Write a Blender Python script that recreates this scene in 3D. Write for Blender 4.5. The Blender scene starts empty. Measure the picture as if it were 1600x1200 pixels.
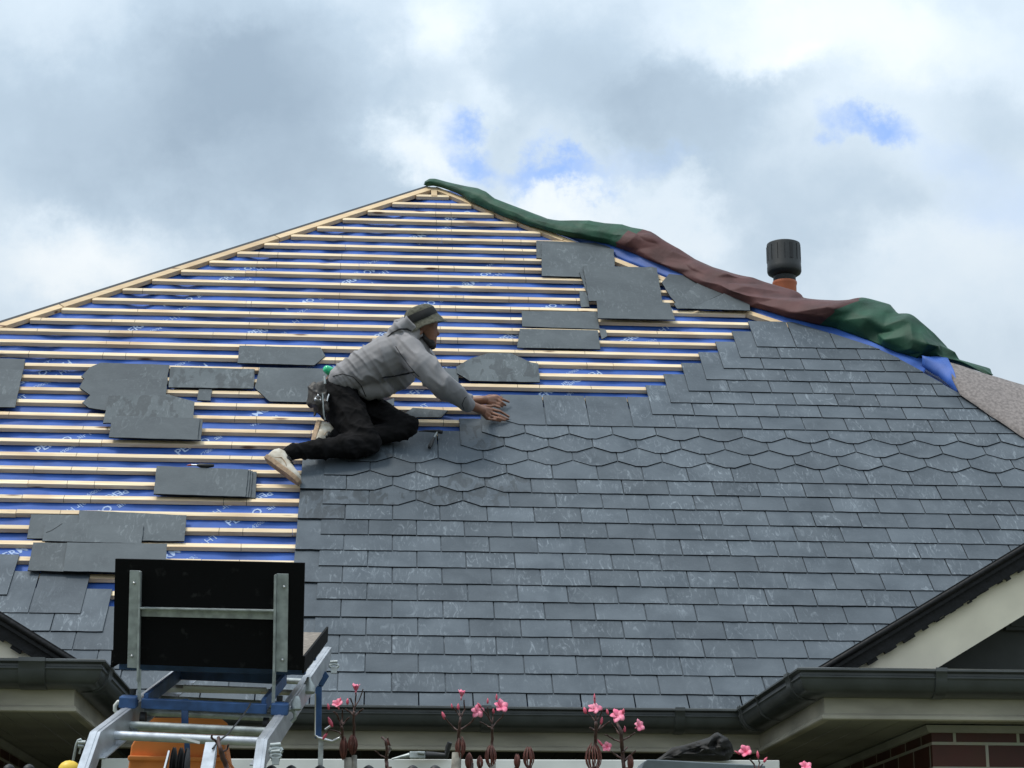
import bpy, bmesh, math, random
from mathutils import Vector, Matrix, noise
random.seed(7)
C = bpy.context.scene.collection
RAD = math.radians
# ---------------------------------------------------------------- camera (solved from the slate grid)
Z0 = 2.7                                   # height of the eaves above the ground
F = 3277.0
CAM = Vector((-0.21574504, -9.62354238, -1.09248449 + Z0))
RX = Vector((0.9977666739854588, -0.06675384176357227, 0.0023640841353355854))
RY = Vector((0.019950568854093523, 0.2640495197203899, -0.9643027667376203))     # image down
RZ = Vector((0.06374667902246411, 0.9621963291060901, 0.2647915881752507))       # forward
cd = bpy.data.cameras.new('camera'); cam = bpy.data.objects.new('camera', cd); C.objects.link(cam)
cd.sensor_width = 36; cd.lens = F / 1600 * 36; cd.clip_start = .1; cd.clip_end = 3000
M3 = Matrix((RX, -RY, -RZ)).transposed()
cam.matrix_world = Matrix.Translation(CAM) @ M3.to_4x4()
bpy.context.scene.camera = cam
vs = bpy.context.scene.view_settings
vs.view_transform = 'Standard'; vs.look = 'None'; vs.gamma = 1; vs.exposure = 0.22; vs.use_curve_mapping = False
# ---------------------------------------------------------------- sun
SUN_EL, SUN_AZ = 62, 252                   # azimuth: compass style, clockwise from +Y
sd = bpy.data.lights.new('sun', 'SUN'); sd.energy = 1.9; sd.angle = RAD(14); sd.color = (1, .95, .87)
so = bpy.data.objects.new('sun', sd); C.objects.link(so); so.location = (0, -5, 30)
az, el = RAD(SUN_AZ), RAD(SUN_EL)
sdir = Vector((math.sin(az) * math.cos(el), math.cos(az) * math.cos(el), math.sin(el)))
so.rotation_euler = sdir.to_track_quat('Z', 'Y').to_euler()
# ---------------------------------------------------------------- world: sky with broken cloud
world = bpy.data.worlds.new("World"); bpy.context.scene.world = world; world.use_nodes = True
wt = world.node_tree; N = wt.nodes; L = wt.links
for n in list(N): N.remove(n)
def WN(t, **k):
    n = N.new(t)
    for a, b in k.items(): setattr(n, a, b)
    return n
def wm(op, a, b=None, clamp=False):
    n = WN('ShaderNodeMath', operation=op, use_clamp=clamp)
    for i, x in enumerate((a, b)):
        if x is None: continue
        if isinstance(x, (int, float)): n.inputs[i].default_value = x
        else: L.new(x, n.inputs[i])
    return n.outputs[0]
sky = WN('ShaderNodeTexSky', sky_type='NISHITA'); sky.sun_disc = False
sky.sun_elevation = RAD(SUN_EL); sky.sun_rotation = RAD(SUN_AZ); sky.air_density = 1.0; sky.dust_density = .6; sky.ozone_density = 2.0
tc = WN('ShaderNodeTexCoord')
def wdot(v):
    n = WN('ShaderNodeVectorMath', operation='DOT_PRODUCT'); L.new(tc.outputs['Generated'], n.inputs[0]); n.inputs[1].default_value = v
    return n.outputs['Value']
# coordinates of the cloud deck: a tangent plane to the sky, fixed in the world, facing north and half way up
fx, fy, fz = wdot(RX), wdot(-RY), wdot(RZ)
fz = wm('MAXIMUM', wm('ABSOLUTE', fz), .15)
sx, sy = wm('DIVIDE', fx, fz), wm('DIVIDE', fy, fz)
cmb = WN('ShaderNodeCombineXYZ'); L.new(sx, cmb.inputs[0]); L.new(sy, cmb.inputs[1])
nz = WN('ShaderNodeTexNoise'); nz.inputs['Scale'].default_value = 8; nz.inputs['Detail'].default_value = 9; nz.inputs['Roughness'].default_value = .62
L.new(cmb.outputs[0], nz.inputs['Vector'])
s1 = WN('ShaderNodeVectorMath', operation='SUBTRACT'); L.new(nz.outputs['Color'], s1.inputs[0]); s1.inputs[1].default_value = (.5, .5, .5)
s2 = WN('ShaderNodeVectorMath', operation='SCALE'); L.new(s1.outputs[0], s2.inputs[0]); s2.inputs['Scale'].default_value = .13
wv = WN('ShaderNodeVectorMath', operation='ADD'); L.new(cmb.outputs[0], wv.inputs[0]); L.new(s2.outputs[0], wv.inputs[1])
def blob(x, y, rx, ry, amp, soft=0.0):
    cx, cy = (x - 800) / F, -(y - 600) / F
    a = WN('ShaderNodeVectorMath', operation='SUBTRACT'); L.new(wv.outputs[0], a.inputs[0]); a.inputs[1].default_value = (cx, cy, 0)
    b = WN('ShaderNodeVectorMath', operation='MULTIPLY'); L.new(a.outputs[0], b.inputs[0]); b.inputs[1].default_value = (F / rx, F / ry, 0)
    c = WN('ShaderNodeVectorMath', operation='LENGTH'); L.new(b.outputs[0], c.inputs[0])
    m = WN('ShaderNodeMapRange', interpolation_type='SMOOTHSTEP'); L.new(c.outputs['Value'], m.inputs[0])
    m.inputs[1].default_value = soft; m.inputs[2].default_value = 1.0; m.inputs[3].default_value = amp; m.inputs[4].default_value = 0
    return m.outputs[0]
def total(base, blobs):
    v = base
    for b in blobs: v = wm('ADD', v, blob(*b))
    return v
# brightness of the cloud: grey bellies and white edges
lum = total(.66, [
    (180, 170, 520, 260, -.34, .1), (430, 150, 300, 260, -.30, .2), (560, 330, 260, 120, -.22, .1), (90, 60, 200, 120, .14, 0),
    (150, 400, 190, 110, .36, 0), (20, 440, 160, 90, .12, 0), (330, 60, 120, 60, .10, 0),
    (690, 50, 95, 130, .26, 0), (640, 260, 120, 60, .34, 0), (860, 330, 230, 60, .30, 0), (740, 190, 70, 50, .12, 0),
    (900, 120, 260, 190, -.26, .2), (1080, 190, 190, 130, -.26, .3), (1240, 330, 240, 130, -.14, .2), (1100, 330, 120, 60, .18, 0),
    (1300, 60, 420, 130, .26, .2), (1180, 110, 90, 50, .14, 0), (1480, 420, 260, 170, .14, .1), (1560, 180, 160, 90, -.08, 0), (1400, 340, 130, 80, -.12, 0)])
n2 = WN('ShaderNodeTexNoise'); n2.inputs['Scale'].default_value = 12; n2.inputs['Detail'].default_value = 10; n2.inputs['Roughness'].default_value = .58
L.new(cmb.outputs[0], n2.inputs['Vector'])
lum = wm('ADD', lum, wm('MULTIPLY', wm('SUBTRACT', n2.outputs[0], .5), .40), clamp=True)
cr = WN('ShaderNodeValToRGB'); L.new(lum, cr.inputs[0])
cr.color_ramp.elements[0].position = .10; cr.color_ramp.elements[0].color = (.34, .44, .55, 1)
cr.color_ramp.elements[1].position = 1.0; cr.color_ramp.elements[1].color = (.90, .96, 1.0, 1)
e = cr.color_ramp.elements.new(.45); e.color = (.50, .62, .74, 1)
e = cr.color_ramp.elements.new(.72); e.color = (.70, .81, .91, 1)
sc7 = WN('ShaderNodeVectorMath', operation='SCALE'); L.new(cr.outputs[0], sc7.inputs[0]); sc7.inputs['Scale'].default_value = 8.8
sep = WN('ShaderNodeSeparateXYZ'); L.new(tc.outputs['Generated'], sep.inputs[0])
cie = wm('ADD', .60, wm('MULTIPLY', wm('MAXIMUM', sep.outputs[2], -.05), 1.20))      # overcast sky: three times brighter overhead than at the horizon
scc = WN('ShaderNodeVectorMath', operation='SCALE'); L.new(sc7.outputs[0], scc.inputs[0]); L.new(cie, scc.inputs['Scale']); sc7 = scc
hole = total(0.0, [(722, 240, 78, 36, .95, 0), (880, 282, 120, 30, .95, 0), (1345, 222, 85, 36, .9, 0), (820, 262, 90, 24, .4, 0),
                   (1560, 330, 150, 90, .22, 0), (1480, 250, 120, 60, .2, 0), (1020, 265, 120, 30, .22, 0)])
hole = wm('MULTIPLY', hole, wm('ADD', .4, n2.outputs[0]), clamp=True)
hole = wm('MULTIPLY', hole, .72)
skb = WN('ShaderNodeMix', data_type='RGBA', blend_type='MULTIPLY'); skb.inputs[0].default_value = 1
L.new(sky.outputs[0], skb.inputs[6]); skb.inputs[7].default_value = (1.05, 1.55, 2.3, 1)
mx = WN('ShaderNodeMix', data_type='RGBA'); L.new(hole, mx.inputs[0]); L.new(sc7.outputs[0], mx.inputs[6]); L.new(skb.outputs[2], mx.inputs[7])
bg = WN('ShaderNodeBackground'); L.new(mx.outputs[2], bg.inputs[0]); bg.inputs[1].default_value = .1
wo = WN('ShaderNodeOutputWorld'); L.new(bg.outputs[0], wo.inputs[0])

# ---------------------------------------------------------------- geometry helpers
def ray(x, y): return (RX * ((x - 800) / F) + RY * ((y - 600) / F) + RZ)
def cp(x, y, d): return CAM + ray(x, y) * d                       # point at depth d
def ony(x, y, Y): r = ray(x, y); return CAM + r * ((Y - CAM.y) / r.y)
def onz(x, y, Zv): r = ray(x, y); return CAM + r * ((Zv - CAM.z) / r.z)
W = .25; G = .15085; TH = RAD(43.3)
cT, sT = math.cos(TH), math.sin(TH)
RM = Matrix.Translation((0, 0, Z0)) @ Matrix(((1, 0, 0), (0, cT, -sT), (0, sT, cT))).to_4x4()   # roof frame: x right, y up the slope, z out
RMI = RM.inverted()
def rloc(p): return RMI @ p
def onroof(x, y, h=0.0):                                           # point where the ray meets the roof plane raised by h, in roof coordinates
    o = RMI @ CAM; d = RMI.to_3x3() @ ray(x, y); return o + d * ((h - o.z) / d.z)
def wroof(x, y, h=0.0): return RM @ onroof(x, y, h)

class MB:
    def __init__(s): s.v = []; s.f = []; s.m = []; s.a = []
    def add(s, vs, fs, m=0, a=0.0):
        b = len(s.v); s.v += [tuple(x) for x in vs]
        for f in fs: s.f.append([b + i for i in f]); s.m.append(m); s.a.append(a)
    def box(s, c, sz, rot=None, m=0, a=0.0):
        hx, hy, hz = sz[0] / 2, sz[1] / 2, sz[2] / 2; c = Vector(c)
        vs = [Vector((x, y, z)) for z in (-hz, hz) for y in (-hy, hy) for x in (-hx, hx)]
        if rot is not None: vs = [rot @ v for v in vs]
        s.add([c + v for v in vs], [(0, 2, 3, 1), (4, 5, 7, 6), (0, 1, 5, 4), (2, 6, 7, 3), (0, 4, 6, 2), (1, 3, 7, 5)], m, a)
    def bar(s, p, q, w, h, up=(0, 0, 1), m=0, a=0.0, w2=None, h2=None):   # rectangular bar from p to q, w across, h along up
        p, q = Vector(p), Vector(q); d = (q - p).normalized(); up = Vector(up)
        x = d.cross(up).normalized(); u = x.cross(d).normalized()
        w2 = w if w2 is None else w2; h2 = h if h2 is None else h2
        vs = []
        for o, ww, hh in ((p, w, h), (q, w2, h2)):
            for a_, b_ in ((-1, -1), (1, -1), (1, 1), (-1, 1)): vs.append(o + x * (a_ * ww / 2) + u * (b_ * hh / 2))
        s.add(vs, [(0, 1, 2, 3), (7, 6, 5, 4), (0, 4, 5, 1), (1, 5, 6, 2), (2, 6, 7, 3), (3, 7, 4, 0)], m, a)
    def tube(s, pts, rs, n=10, m=0, a=0.0, caps=True):
        pts = [Vector(p) for p in pts]
        if isinstance(rs, (int, float)): rs = [rs] * len(pts)
        base = []; prev = None
        for i, p in enumerate(pts):
            d = (pts[min(i + 1, len(pts) - 1)] - pts[max(i - 1, 0)]).normalized()
            if prev is None: x = d.orthogonal().normalized()
            else: x = (prev - d * prev.dot(d)).normalized()
            prev = x; y = d.cross(x)
            base.append([p + (x * math.cos(t) + y * math.sin(t)) * rs[i] for t in [2 * math.pi * k / n for k in range(n)]])
        vs = [v for r in base for v in r]; fs = []
        for i in range(len(pts) - 1):
            for k in range(n): fs.append((i * n + k, i * n + (k + 1) % n, (i + 1) * n + (k + 1) % n, (i + 1) * n + k))
        if caps: fs.append(tuple(range(n))[::-1]); fs.append(tuple(range((len(pts) - 1) * n, len(pts) * n)))
        s.add(vs, fs, m, a)
    def lathe(s, prof, c, axis=(0, 0, 1), n=24, m=0):
        c = Vector(c); ax = Vector(axis).normalized(); x = ax.orthogonal().normalized(); y = ax.cross(x); vs = []; fs = []
        for r, z in prof: vs += [c + ax * z + (x * math.cos(2 * math.pi * k / n) + y * math.sin(2 * math.pi * k / n)) * r for k in range(n)]
        for i in range(len(prof) - 1):
            for k in range(n): fs.append((i * n + k, i * n + (k + 1) % n, (i + 1) * n + (k + 1) % n, (i + 1) * n + k))
        fs.append(tuple(range(n))[::-1]); fs.append(tuple(range((len(prof) - 1) * n, len(prof) * n)))
        s.add(vs, fs, m)
    def ball(s, c, r, n=12, m=0, rot=None):
        c = Vector(c); r = Vector((r, r, r)) if isinstance(r, (int, float)) else Vector(r); vs = []; fs = []
        k2 = n // 2
        for i in range(k2 + 1):
            a = math.pi * i / k2
            for k in range(n):
                b = 2 * math.pi * k / n; v = Vector((r.x * math.sin(a) * math.cos(b), r.y * math.sin(a) * math.sin(b), r.z * math.cos(a)))
                vs.append(c + (rot @ v if rot is not None else v))
        for i in range(k2):
            for k in range(n): fs.append((i * n + k, (i + 1) * n + k, (i + 1) * n + (k + 1) % n, i * n + (k + 1) % n))
        s.add(vs, fs, m)
    def prism(s, pts, ext, m=0, a=0.0):                      # planar polygon swept along vector ext
        pts = [Vector(p) for p in pts]; ext = Vector(ext); n = len(pts)
        s.add(pts + [p + ext for p in pts], [tuple(range(n))[::-1], tuple(range(n, 2 * n))] + [(i, (i + 1) % n, n + (i + 1) % n, n + i) for i in range(n)], m, a)
    def mesh(s, name):
        me = bpy.data.meshes.new(name); me.from_pydata(s.v, [], s.f); me.polygons.foreach_set('material_index', s.m)
        at = me.attributes.new('rnd', 'FLOAT', 'FACE'); at.data.foreach_set('value', [float(x) for x in s.a])
        bm = bmesh.new(); bm.from_mesh(me); bmesh.ops.recalc_face_normals(bm, faces=bm.faces); bm.to_mesh(me); bm.free()
        return me
WORLDM = {}
def link(name, data, parent=None, M=None, label=None, cat=None, group=None, kind=None):
    o = bpy.data.objects.new(name, data); C.objects.link(o); M = M or Matrix.Identity(4); WORLDM[o.name] = M
    if parent is not None:
        o.parent = parent; o.matrix_local = WORLDM[parent.name].inverted() @ M
    else: o.matrix_local = M
    if label: o['label'] = label
    if cat and parent is None: o['category'] = cat
    if group: o['group'] = group
    if kind: o['kind'] = kind
    return o
def obj(name, mb, mats, parent=None, M=None, smooth=0, bevel=0, **k):
    """mb vertices are given in the frame M (or, with M None, in world coordinates)"""
    me = mb.mesh(name) if isinstance(mb, MB) else mb
    for m in (mats if isinstance(mats, (list, tuple)) else [mats]): me.materials.append(m)
    if smooth:
        me.polygons.foreach_set('use_smooth', [True] * len(me.polygons))
        if smooth < 180:
            try: me.set_sharp_from_angle(angle=RAD(smooth))
            except Exception: pass
    if M is None and parent is None:                           # give a world-built thing an origin at its base
        xs = [v.co for v in me.vertices]; c = Vector((sum(v.x for v in xs) / len(xs), sum(v.y for v in xs) / len(xs), min(v.z for v in xs)))
        me.transform(Matrix.Translation(-c)); M = Matrix.Translation(c)
    o = link(name, me, parent, M, **k)
    if bevel:
        b = o.modifiers.new('bevel', 'BEVEL'); b.width = bevel; b.segments = 2; b.limit_method = 'ANGLE'; b.angle_limit = RAD(40)
    return o
def empty(name, loc, **k): return link(name, None, None, Matrix.Translation(Vector(loc)), **k)

# ---------------------------------------------------------------- materials
def mat(name, col, rough=.6, metal=0, var=.15, scale=8, bump=0, bscale=40, col2=None, spec=.5, stretch=(1, 1, 1), attr=0, detail=5, sheen=0, trans=0, lo=.35, hi=.65, bdist=.002):
    m = bpy.data.materials.new(name); m.use_nodes = True; t = m.node_tree; n = t.nodes; l = t.links; b = n['Principled BSDF']
    b.inputs['Roughness'].default_value = rough; b.inputs['Metallic'].default_value = metal; b.inputs['Specular IOR Level'].default_value = spec
    if sheen: b.inputs['Sheen Weight'].default_value = sheen
    if trans: b.inputs['Transmission Weight'].default_value = trans
    tcn = n.new('ShaderNodeTexCoord'); mp = n.new('ShaderNodeMapping'); mp.inputs['Scale'].default_value = stretch; l.new(tcn.outputs['Object'], mp.inputs[0])
    vec = mp.outputs[0]; at = None
    if attr:
        at = n.new('ShaderNodeAttribute'); at.attribute_name = 'rnd'
        ad = n.new('ShaderNodeVectorMath'); ad.operation = 'ADD'; sc = n.new('ShaderNodeVectorMath'); sc.operation = 'SCALE'; sc.inputs['Scale'].default_value = 37.
        cb = n.new('ShaderNodeCombineXYZ'); [l.new(at.outputs['Fac'], cb.inputs[i]) for i in range(3)]
        l.new(cb.outputs[0], sc.inputs[0]); l.new(vec, ad.inputs[0]); l.new(sc.outputs[0], ad.inputs[1]); vec = ad.outputs[0]
    nn = n.new('ShaderNodeTexNoise'); nn.inputs['Scale'].default_value = scale; nn.inputs['Detail'].default_value = detail; l.new(vec, nn.inputs['Vector'])
    mr = n.new('ShaderNodeMapRange'); mr.inputs[1].default_value = lo; mr.inputs[2].default_value = hi; l.new(nn.outputs[0], mr.inputs[0])
    mix = n.new('ShaderNodeMix'); mix.data_type = 'RGBA'; l.new(mr.outputs[0], mix.inputs[0])
    c2 = col2 or tuple(min(1, c * (1 + var)) for c in col); c1 = col if col2 else tuple(c * (1 - var) for c in col)
    mix.inputs[6].default_value = (*c1, 1); mix.inputs[7].default_value = (*c2, 1); out = mix.outputs[2]
    if attr:
        mm = n.new('ShaderNodeMapRange'); mm.inputs[3].default_value = 1 - attr; mm.inputs[4].default_value = 1 + attr; l.new(at.outputs['Fac'], mm.inputs[0])
        sv = n.new('ShaderNodeVectorMath'); sv.operation = 'SCALE'; l.new(out, sv.inputs[0]); l.new(mm.outputs[0], sv.inputs['Scale']); out = sv.outputs[0]
    l.new(out, b.inputs['Base Color'])
    if bump:
        bn = n.new('ShaderNodeTexNoise'); bn.inputs['Scale'].default_value = bscale; bn.inputs['Detail'].default_value = 6; l.new(vec, bn.inputs['Vector'])
        bp = n.new('ShaderNodeBump'); bp.inputs['Strength'].default_value = bump; bp.inputs['Distance'].default_value = bdist; l.new(bn.outputs[0], bp.inputs['Height']); l.new(bp.outputs[0], b.inputs['Normal'])
    m['out'] = 1
    return m

def slate_mat(name, base, light, wet=0.0, rough=.42, attr=.14):
    """riven slate: cleavage streaks, pale scuffs, a little per-slate tone"""
    m = bpy.data.materials.new(name); m.use_nodes = True; t = m.node_tree; n = t.nodes; l = t.links; b = n['Principled BSDF']
    def nd(ty, **k):
        x = n.new(ty)
        for a_, b_ in k.items(): setattr(x, a_, b_)
        return x
    tcn = nd('ShaderNodeTexCoord'); at = nd('ShaderNodeAttribute'); at.attribute_name = 'rnd'
    cb = nd('ShaderNodeCombineXYZ'); mul = [nd('ShaderNodeMath', operation='MULTIPLY') for _ in range(3)]
    for i, mlt in enumerate(mul): l.new(at.outputs['Fac'], mlt.inputs[0]); mlt.inputs[1].default_value = (91, 57, 33)[i]; l.new(mlt.outputs[0], cb.inputs[i])
    ad = nd('ShaderNodeVectorMath', operation='ADD'); l.new(tcn.outputs['Object'], ad.inputs[0]); l.new(cb.outputs[0], ad.inputs[1]); vec = ad.outputs[0]
    def noise_(sc, stretch=(1, 1, 1), det=5, dist=0, rgh=.5):
        mp = nd('ShaderNodeMapping'); mp.inputs['Scale'].default_value = stretch; l.new(vec, mp.inputs[0])
        x = nd('ShaderNodeTexNoise'); x.inputs['Scale'].default_value = sc; x.inputs['Detail'].default_value = det; x.inputs['Distortion'].default_value = dist; x.inputs['Roughness'].default_value = rgh
        l.new(mp.outputs[0], x.inputs['Vector']); return x.outputs[0]
    def rng(v, a, b_, c=0, d=1):
        x = nd('ShaderNodeMapRange'); x.inputs[1].default_value = a; x.inputs[2].default_value = b_; x.inputs[3].default_value = c; x.inputs[4].default_value = d; l.new(v, x.inputs[0]); return x.outputs[0]
    b.inputs['Specular IOR Level'].default_value = .35
    def mth(op, a, b_):
        x = nd('ShaderNodeMath', operation=op)
        for i, q in enumerate((a, b_)):
            if isinstance(q, (int, float)): x.inputs[i].default_value = q
            else: l.new(q, x.inputs[i])
        return x.outputs[0]
    soft = noise_(5, (1, .8, 1), 3, .3)
    streak = noise_(16, (1.6, .45, 1), 7, 2.4, .62)              # pale swirls of the cleavage
    scuff = noise_(38, (1, 1.6, 1), 6, 1.2, .7)
    patch = noise_(3.2, (1, 1, 1), 3, .5)
    f1 = mth('MULTIPLY', rng(streak, .53, .68), rng(patch, .42, .62))
    f2 = mth('MULTIPLY', rng(scuff, .60, .76), .75)
    fac = mth('MINIMUM', mth('ADD', mth('MULTIPLY', f1, .72), mth('MULTIPLY', f2, .6)), 1)
    fac = mth('ADD', mth('MULTIPLY', fac, .8), mth('MULTIPLY', rng(soft, .3, .7), .22))
    mix = nd('ShaderNodeMix', data_type='RGBA'); l.new(fac, mix.inputs[0]); mix.inputs[6].default_value = (*base, 1); mix.inputs[7].default_value = (*light, 1)
    tone = rng(at.outputs['Fac'], 0, 1, 1 - attr, 1 + attr)
    sv = nd('ShaderNodeVectorMath', operation='SCALE'); l.new(mix.outputs[2], sv.inputs[0]); l.new(tone, sv.inputs['Scale']); out = sv.outputs[0]
    rr = rng(scuff, .3, .7, rough - .1, rough + .12)
    if wet:
        wn = noise_(11, (1.5, .6, 1), 6, .7); w1 = rng(wn, .5, .56)
        mx_ = nd('ShaderNodeMix', data_type='RGBA'); l.new(mth('MULTIPLY', w1, wet), mx_.inputs[0]); l.new(out, mx_.inputs[6]); mx_.inputs[7].default_value = (.018, .022, .024, 1); out = mx_.outputs[2]
        rr = mth('SUBTRACT', rr, mth('MULTIPLY', w1, .02))
    l.new(out, b.inputs['Base Color']); l.new(rr, b.inputs['Roughness'])
    bp = nd('ShaderNodeBump'); bp.inputs['Strength'].default_value = .55; bp.inputs['Distance'].default_value = .0022
    l.new(mth('ADD', noise_(14, (1, .5, 1), 7, 1.2, .6), mth('MULTIPLY', scuff, .35)), bp.inputs['Height']); l.new(bp.outputs[0], b.inputs['Normal'])
    return m

def wood_mat(name, c1, c2):
    m = bpy.data.materials.new(name); m.use_nodes = True; t = m.node_tree; n = t.nodes; l = t.links; b = n['Principled BSDF']; b.inputs['Roughness'].default_value = .65
    tcn = n.new('ShaderNodeTexCoord'); at = n.new('ShaderNodeAttribute'); at.attribute_name = 'rnd'
    sc = n.new('ShaderNodeVectorMath'); sc.operation = 'SCALE'; cb = n.new('ShaderNodeCombineXYZ'); [l.new(at.outputs['Fac'], cb.inputs[i]) for i in range(3)]
    l.new(cb.outputs[0], sc.inputs[0]); sc.inputs['Scale'].default_value = 53
    ad = n.new('ShaderNodeVectorMath'); ad.operation = 'ADD'; l.new(tcn.outputs['Object'], ad.inputs[0]); l.new(sc.outputs[0], ad.inputs[1])
    def nz_(s, st, det=4, dist=0):
        mp = n.new('ShaderNodeMapping'); mp.inputs['Scale'].default_value = st; l.new(ad.outputs[0], mp.inputs[0])
        x = n.new('ShaderNodeTexNoise'); x.inputs['Scale'].default_value = s; x.inputs['Detail'].default_value = det; x.inputs['Distortion'].default_value = dist; l.new(mp.outputs[0], x.inputs['Vector']); return x.outputs[0]
    def rng(v, a, b_, c=0, d=1):
        x = n.new('ShaderNodeMapRange'); x.inputs[1].default_value = a; x.inputs[2].default_value = b_; x.inputs[3].default_value = c; x.inputs[4].default_value = d; l.new(v, x.inputs[0]); return x.outputs[0]
    mix = n.new('ShaderNodeMix'); mix.data_type = 'RGBA'; l.new(rng(nz_(30, (.12, 1.6, 1.6), 5, .5), .3, .7), mix.inputs[0]); mix.inputs[6].default_value = (*c1, 1); mix.inputs[7].default_value = (*c2, 1)
    # knots
    vo = n.new('ShaderNodeTexVoronoi'); mp = n.new('ShaderNodeMapping'); mp.inputs['Scale'].default_value = (2.3, 9, 9); l.new(ad.outputs[0], mp.inputs[0]); l.new(mp.outputs[0], vo.inputs['Vector']); vo.inputs['Scale'].default_value = 1.0
    kn = rng(vo.outputs['Distance'], .06, .13, 1, 0)
    m2 = n.new('ShaderNodeMix'); m2.data_type = 'RGBA'; l.new(kn, m2.inputs[0]); l.new(mix.outputs[2], m2.inputs[6]); m2.inputs[7].default_value = (.16, .075, .03, 1)
    # weathered / resin patches
    m3 = n.new('ShaderNodeMix'); m3.data_type = 'RGBA'; l.new(rng(nz_(1.7, (1, .3, .3), 3), .56, .72, 0, .55), m3.inputs[0]); l.new(m2.outputs[2], m3.inputs[6]); m3.inputs[7].default_value = (c1[0] * .72, c1[1] * .6, c1[2] * .5, 1)
    tone = rng(at.outputs['Fac'], 0, 1, .84, 1.08); sv = n.new('ShaderNodeVectorMath'); sv.operation = 'SCALE'; l.new(m3.outputs[2], sv.inputs[0]); l.new(tone, sv.inputs['Scale'])
    l.new(sv.outputs[0], b.inputs['Base Color'])
    bp = n.new('ShaderNodeBump'); bp.inputs['Strength'].default_value = .3; bp.inputs['Distance'].default_value = .001; l.new(nz_(60, (.15, 2, 2), 4), bp.inputs['Height']); l.new(bp.outputs[0], b.inputs['Normal'])
    return m

M = {}
M['wetlaid'] = slate_mat('wet_laid_slate', (.046, .060, .074), (.225, .26, .29), wet=.5, rough=.55)
M['slate'] = slate_mat('slate', (.046, .060, .074), (.225, .26, .29), attr=.14, rough=.55)
M['loose'] = slate_mat('loose_slate', (.052, .063, .070), (.17, .195, .205), rough=.62, attr=.12)
M['wet'] = slate_mat('wet_slate', (.055, .068, .074), (.19, .215, .225), wet=.55, rough=.58)
M['edgeshade'] = mat('slate_edge_shade', (.010, .012, .014), .8, var=.4, scale=60, spec=.2)  # near-black edge colour paints in the shadow under tails and in joints
M['wood'] = wood_mat('batten_wood', (.66, .47, .27), (.87, .72, .49))
M['wood2'] = wood_mat('hip_wood', (.62, .43, .24), (.74, .56, .34))
M['blue'] = mat('blue_membrane', (.030, .098, .37), .6, var=.22, scale=6, bump=.5, bscale=170, bdist=.0012)
M['print'] = mat('white_print', (.34, .45, .66), .6, var=.1)
M['fleece'] = mat('grey_fleece', (.20, .175, .165), .9, var=.25, scale=60, bump=.5, bscale=200, stretch=(1, .3, 1))
M['green'] = mat('green_tarpaulin', (.014, .060, .034), .6, var=.3, scale=7, bump=.6, bscale=9, bdist=.012, spec=.3)
M['maroon'] = mat('maroon_tarpaulin', (.082, .033, .031), .65, var=.25, scale=7, bump=.6, bscale=9, bdist=.012, spec=.3)
M['gutter'] = mat('gutter_paint', (.046, .051, .050), .35, var=.2, scale=9, bump=.15, bscale=60)
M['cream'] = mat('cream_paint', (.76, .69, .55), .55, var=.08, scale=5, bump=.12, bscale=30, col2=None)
M['fascia'] = mat('fascia_dirt_shade', (.37, .34, .27), .6, var=.25, scale=3, stretch=(1, 1, 3))  # cream made darker for the gutter's shadow, and for dirt
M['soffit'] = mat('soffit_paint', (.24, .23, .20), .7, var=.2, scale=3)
M['blackt'] = mat('black_verge', (.004, .004, .005), .55, var=.4, scale=25, bump=.7, bscale=30, bdist=.006, spec=.3)
M['gable'] = mat('gable_grey', (.07, .075, .068), .8, var=.15, scale=6)
M['soffitshade'] = mat('soffit_shade', (.018, .018, .017), .9)  # shade of the recess painted into the soffit colour
M['wallshade'] = mat('wall_shade', (.015, .014, .013), .9, var=.2, scale=5)  # wall colour blackened to give the recess its shade
M['terra'] = mat('terracotta_pipe', (.42, .115, .045), .6, var=.12, scale=9)
M['cowl'] = mat('cowl_plastic', (.014, .016, .016), .55, var=.2, scale=20, bump=.2, bscale=80)
M['alu'] = mat('aluminium', (.50, .52, .55), .42, metal=.7, var=.18, scale=30, stretch=(1, .2, 1), bump=.15, bscale=120)
M['galv'] = mat('galvanised_steel', (.36, .39, .385), .5, metal=.55, var=.22, scale=40, bump=.15, bscale=80)
M['lblue'] = mat('blue_painted_steel', (.028, .078, .20), .5, var=.3, scale=22, bump=.15, bscale=70)
M['board'] = mat('black_board', (.003, .003, .003), .8, spec=.12, col2=(.03, .03, .028), scale=26, lo=.62, hi=.8, detail=9, bump=.3, bscale=60)
M['grit'] = mat('gritty_bed', (.20, .17, .14), .85, var=.3, scale=60, bump=.6, bscale=150)
M['orange'] = mat('orange_plastic', (.74, .24, .06), .5, var=.15, scale=8)
M['yellow'] = mat('yellow_plastic', (.75, .50, .04), .45, var=.1)
M['rubber'] = mat('black_rubber', (.012, .012, .013), .55, var=.2)
M['steel'] = mat('bright_steel', (.6, .6, .6), .3, metal=.9, var=.1)
M['white'] = mat('white_paint', (.62, .63, .60), .5, var=.1, scale=7)
M['stem'] = mat('frangipani_stem', (.075, .038, .032), .65, var=.4, scale=60, bump=.6, bscale=120)
M['trunk'] = mat('frangipani_trunk', (.21, .20, .17), .8, var=.35, scale=30, bump=.6, bscale=90)
M['pod'] = mat('seed_pod', (.13, .040, .028), .55, var=.35, scale=50)
M['pink'] = mat('pink_petal', (.80, .13, .25), .5, col2=(.88, .33, .44), scale=30)
M['bud'] = mat('pink_bud', (.60, .09, .15), .5, var=.2)
M['jacket'] = mat('grey_jacket', (.27, .26, .265), .75, spec=.25, var=.07, scale=9, bump=.35, bscale=30, bdist=.004)
M['jack2'] = mat('jacket_zip', (.01, .01, .012), .5)
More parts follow.
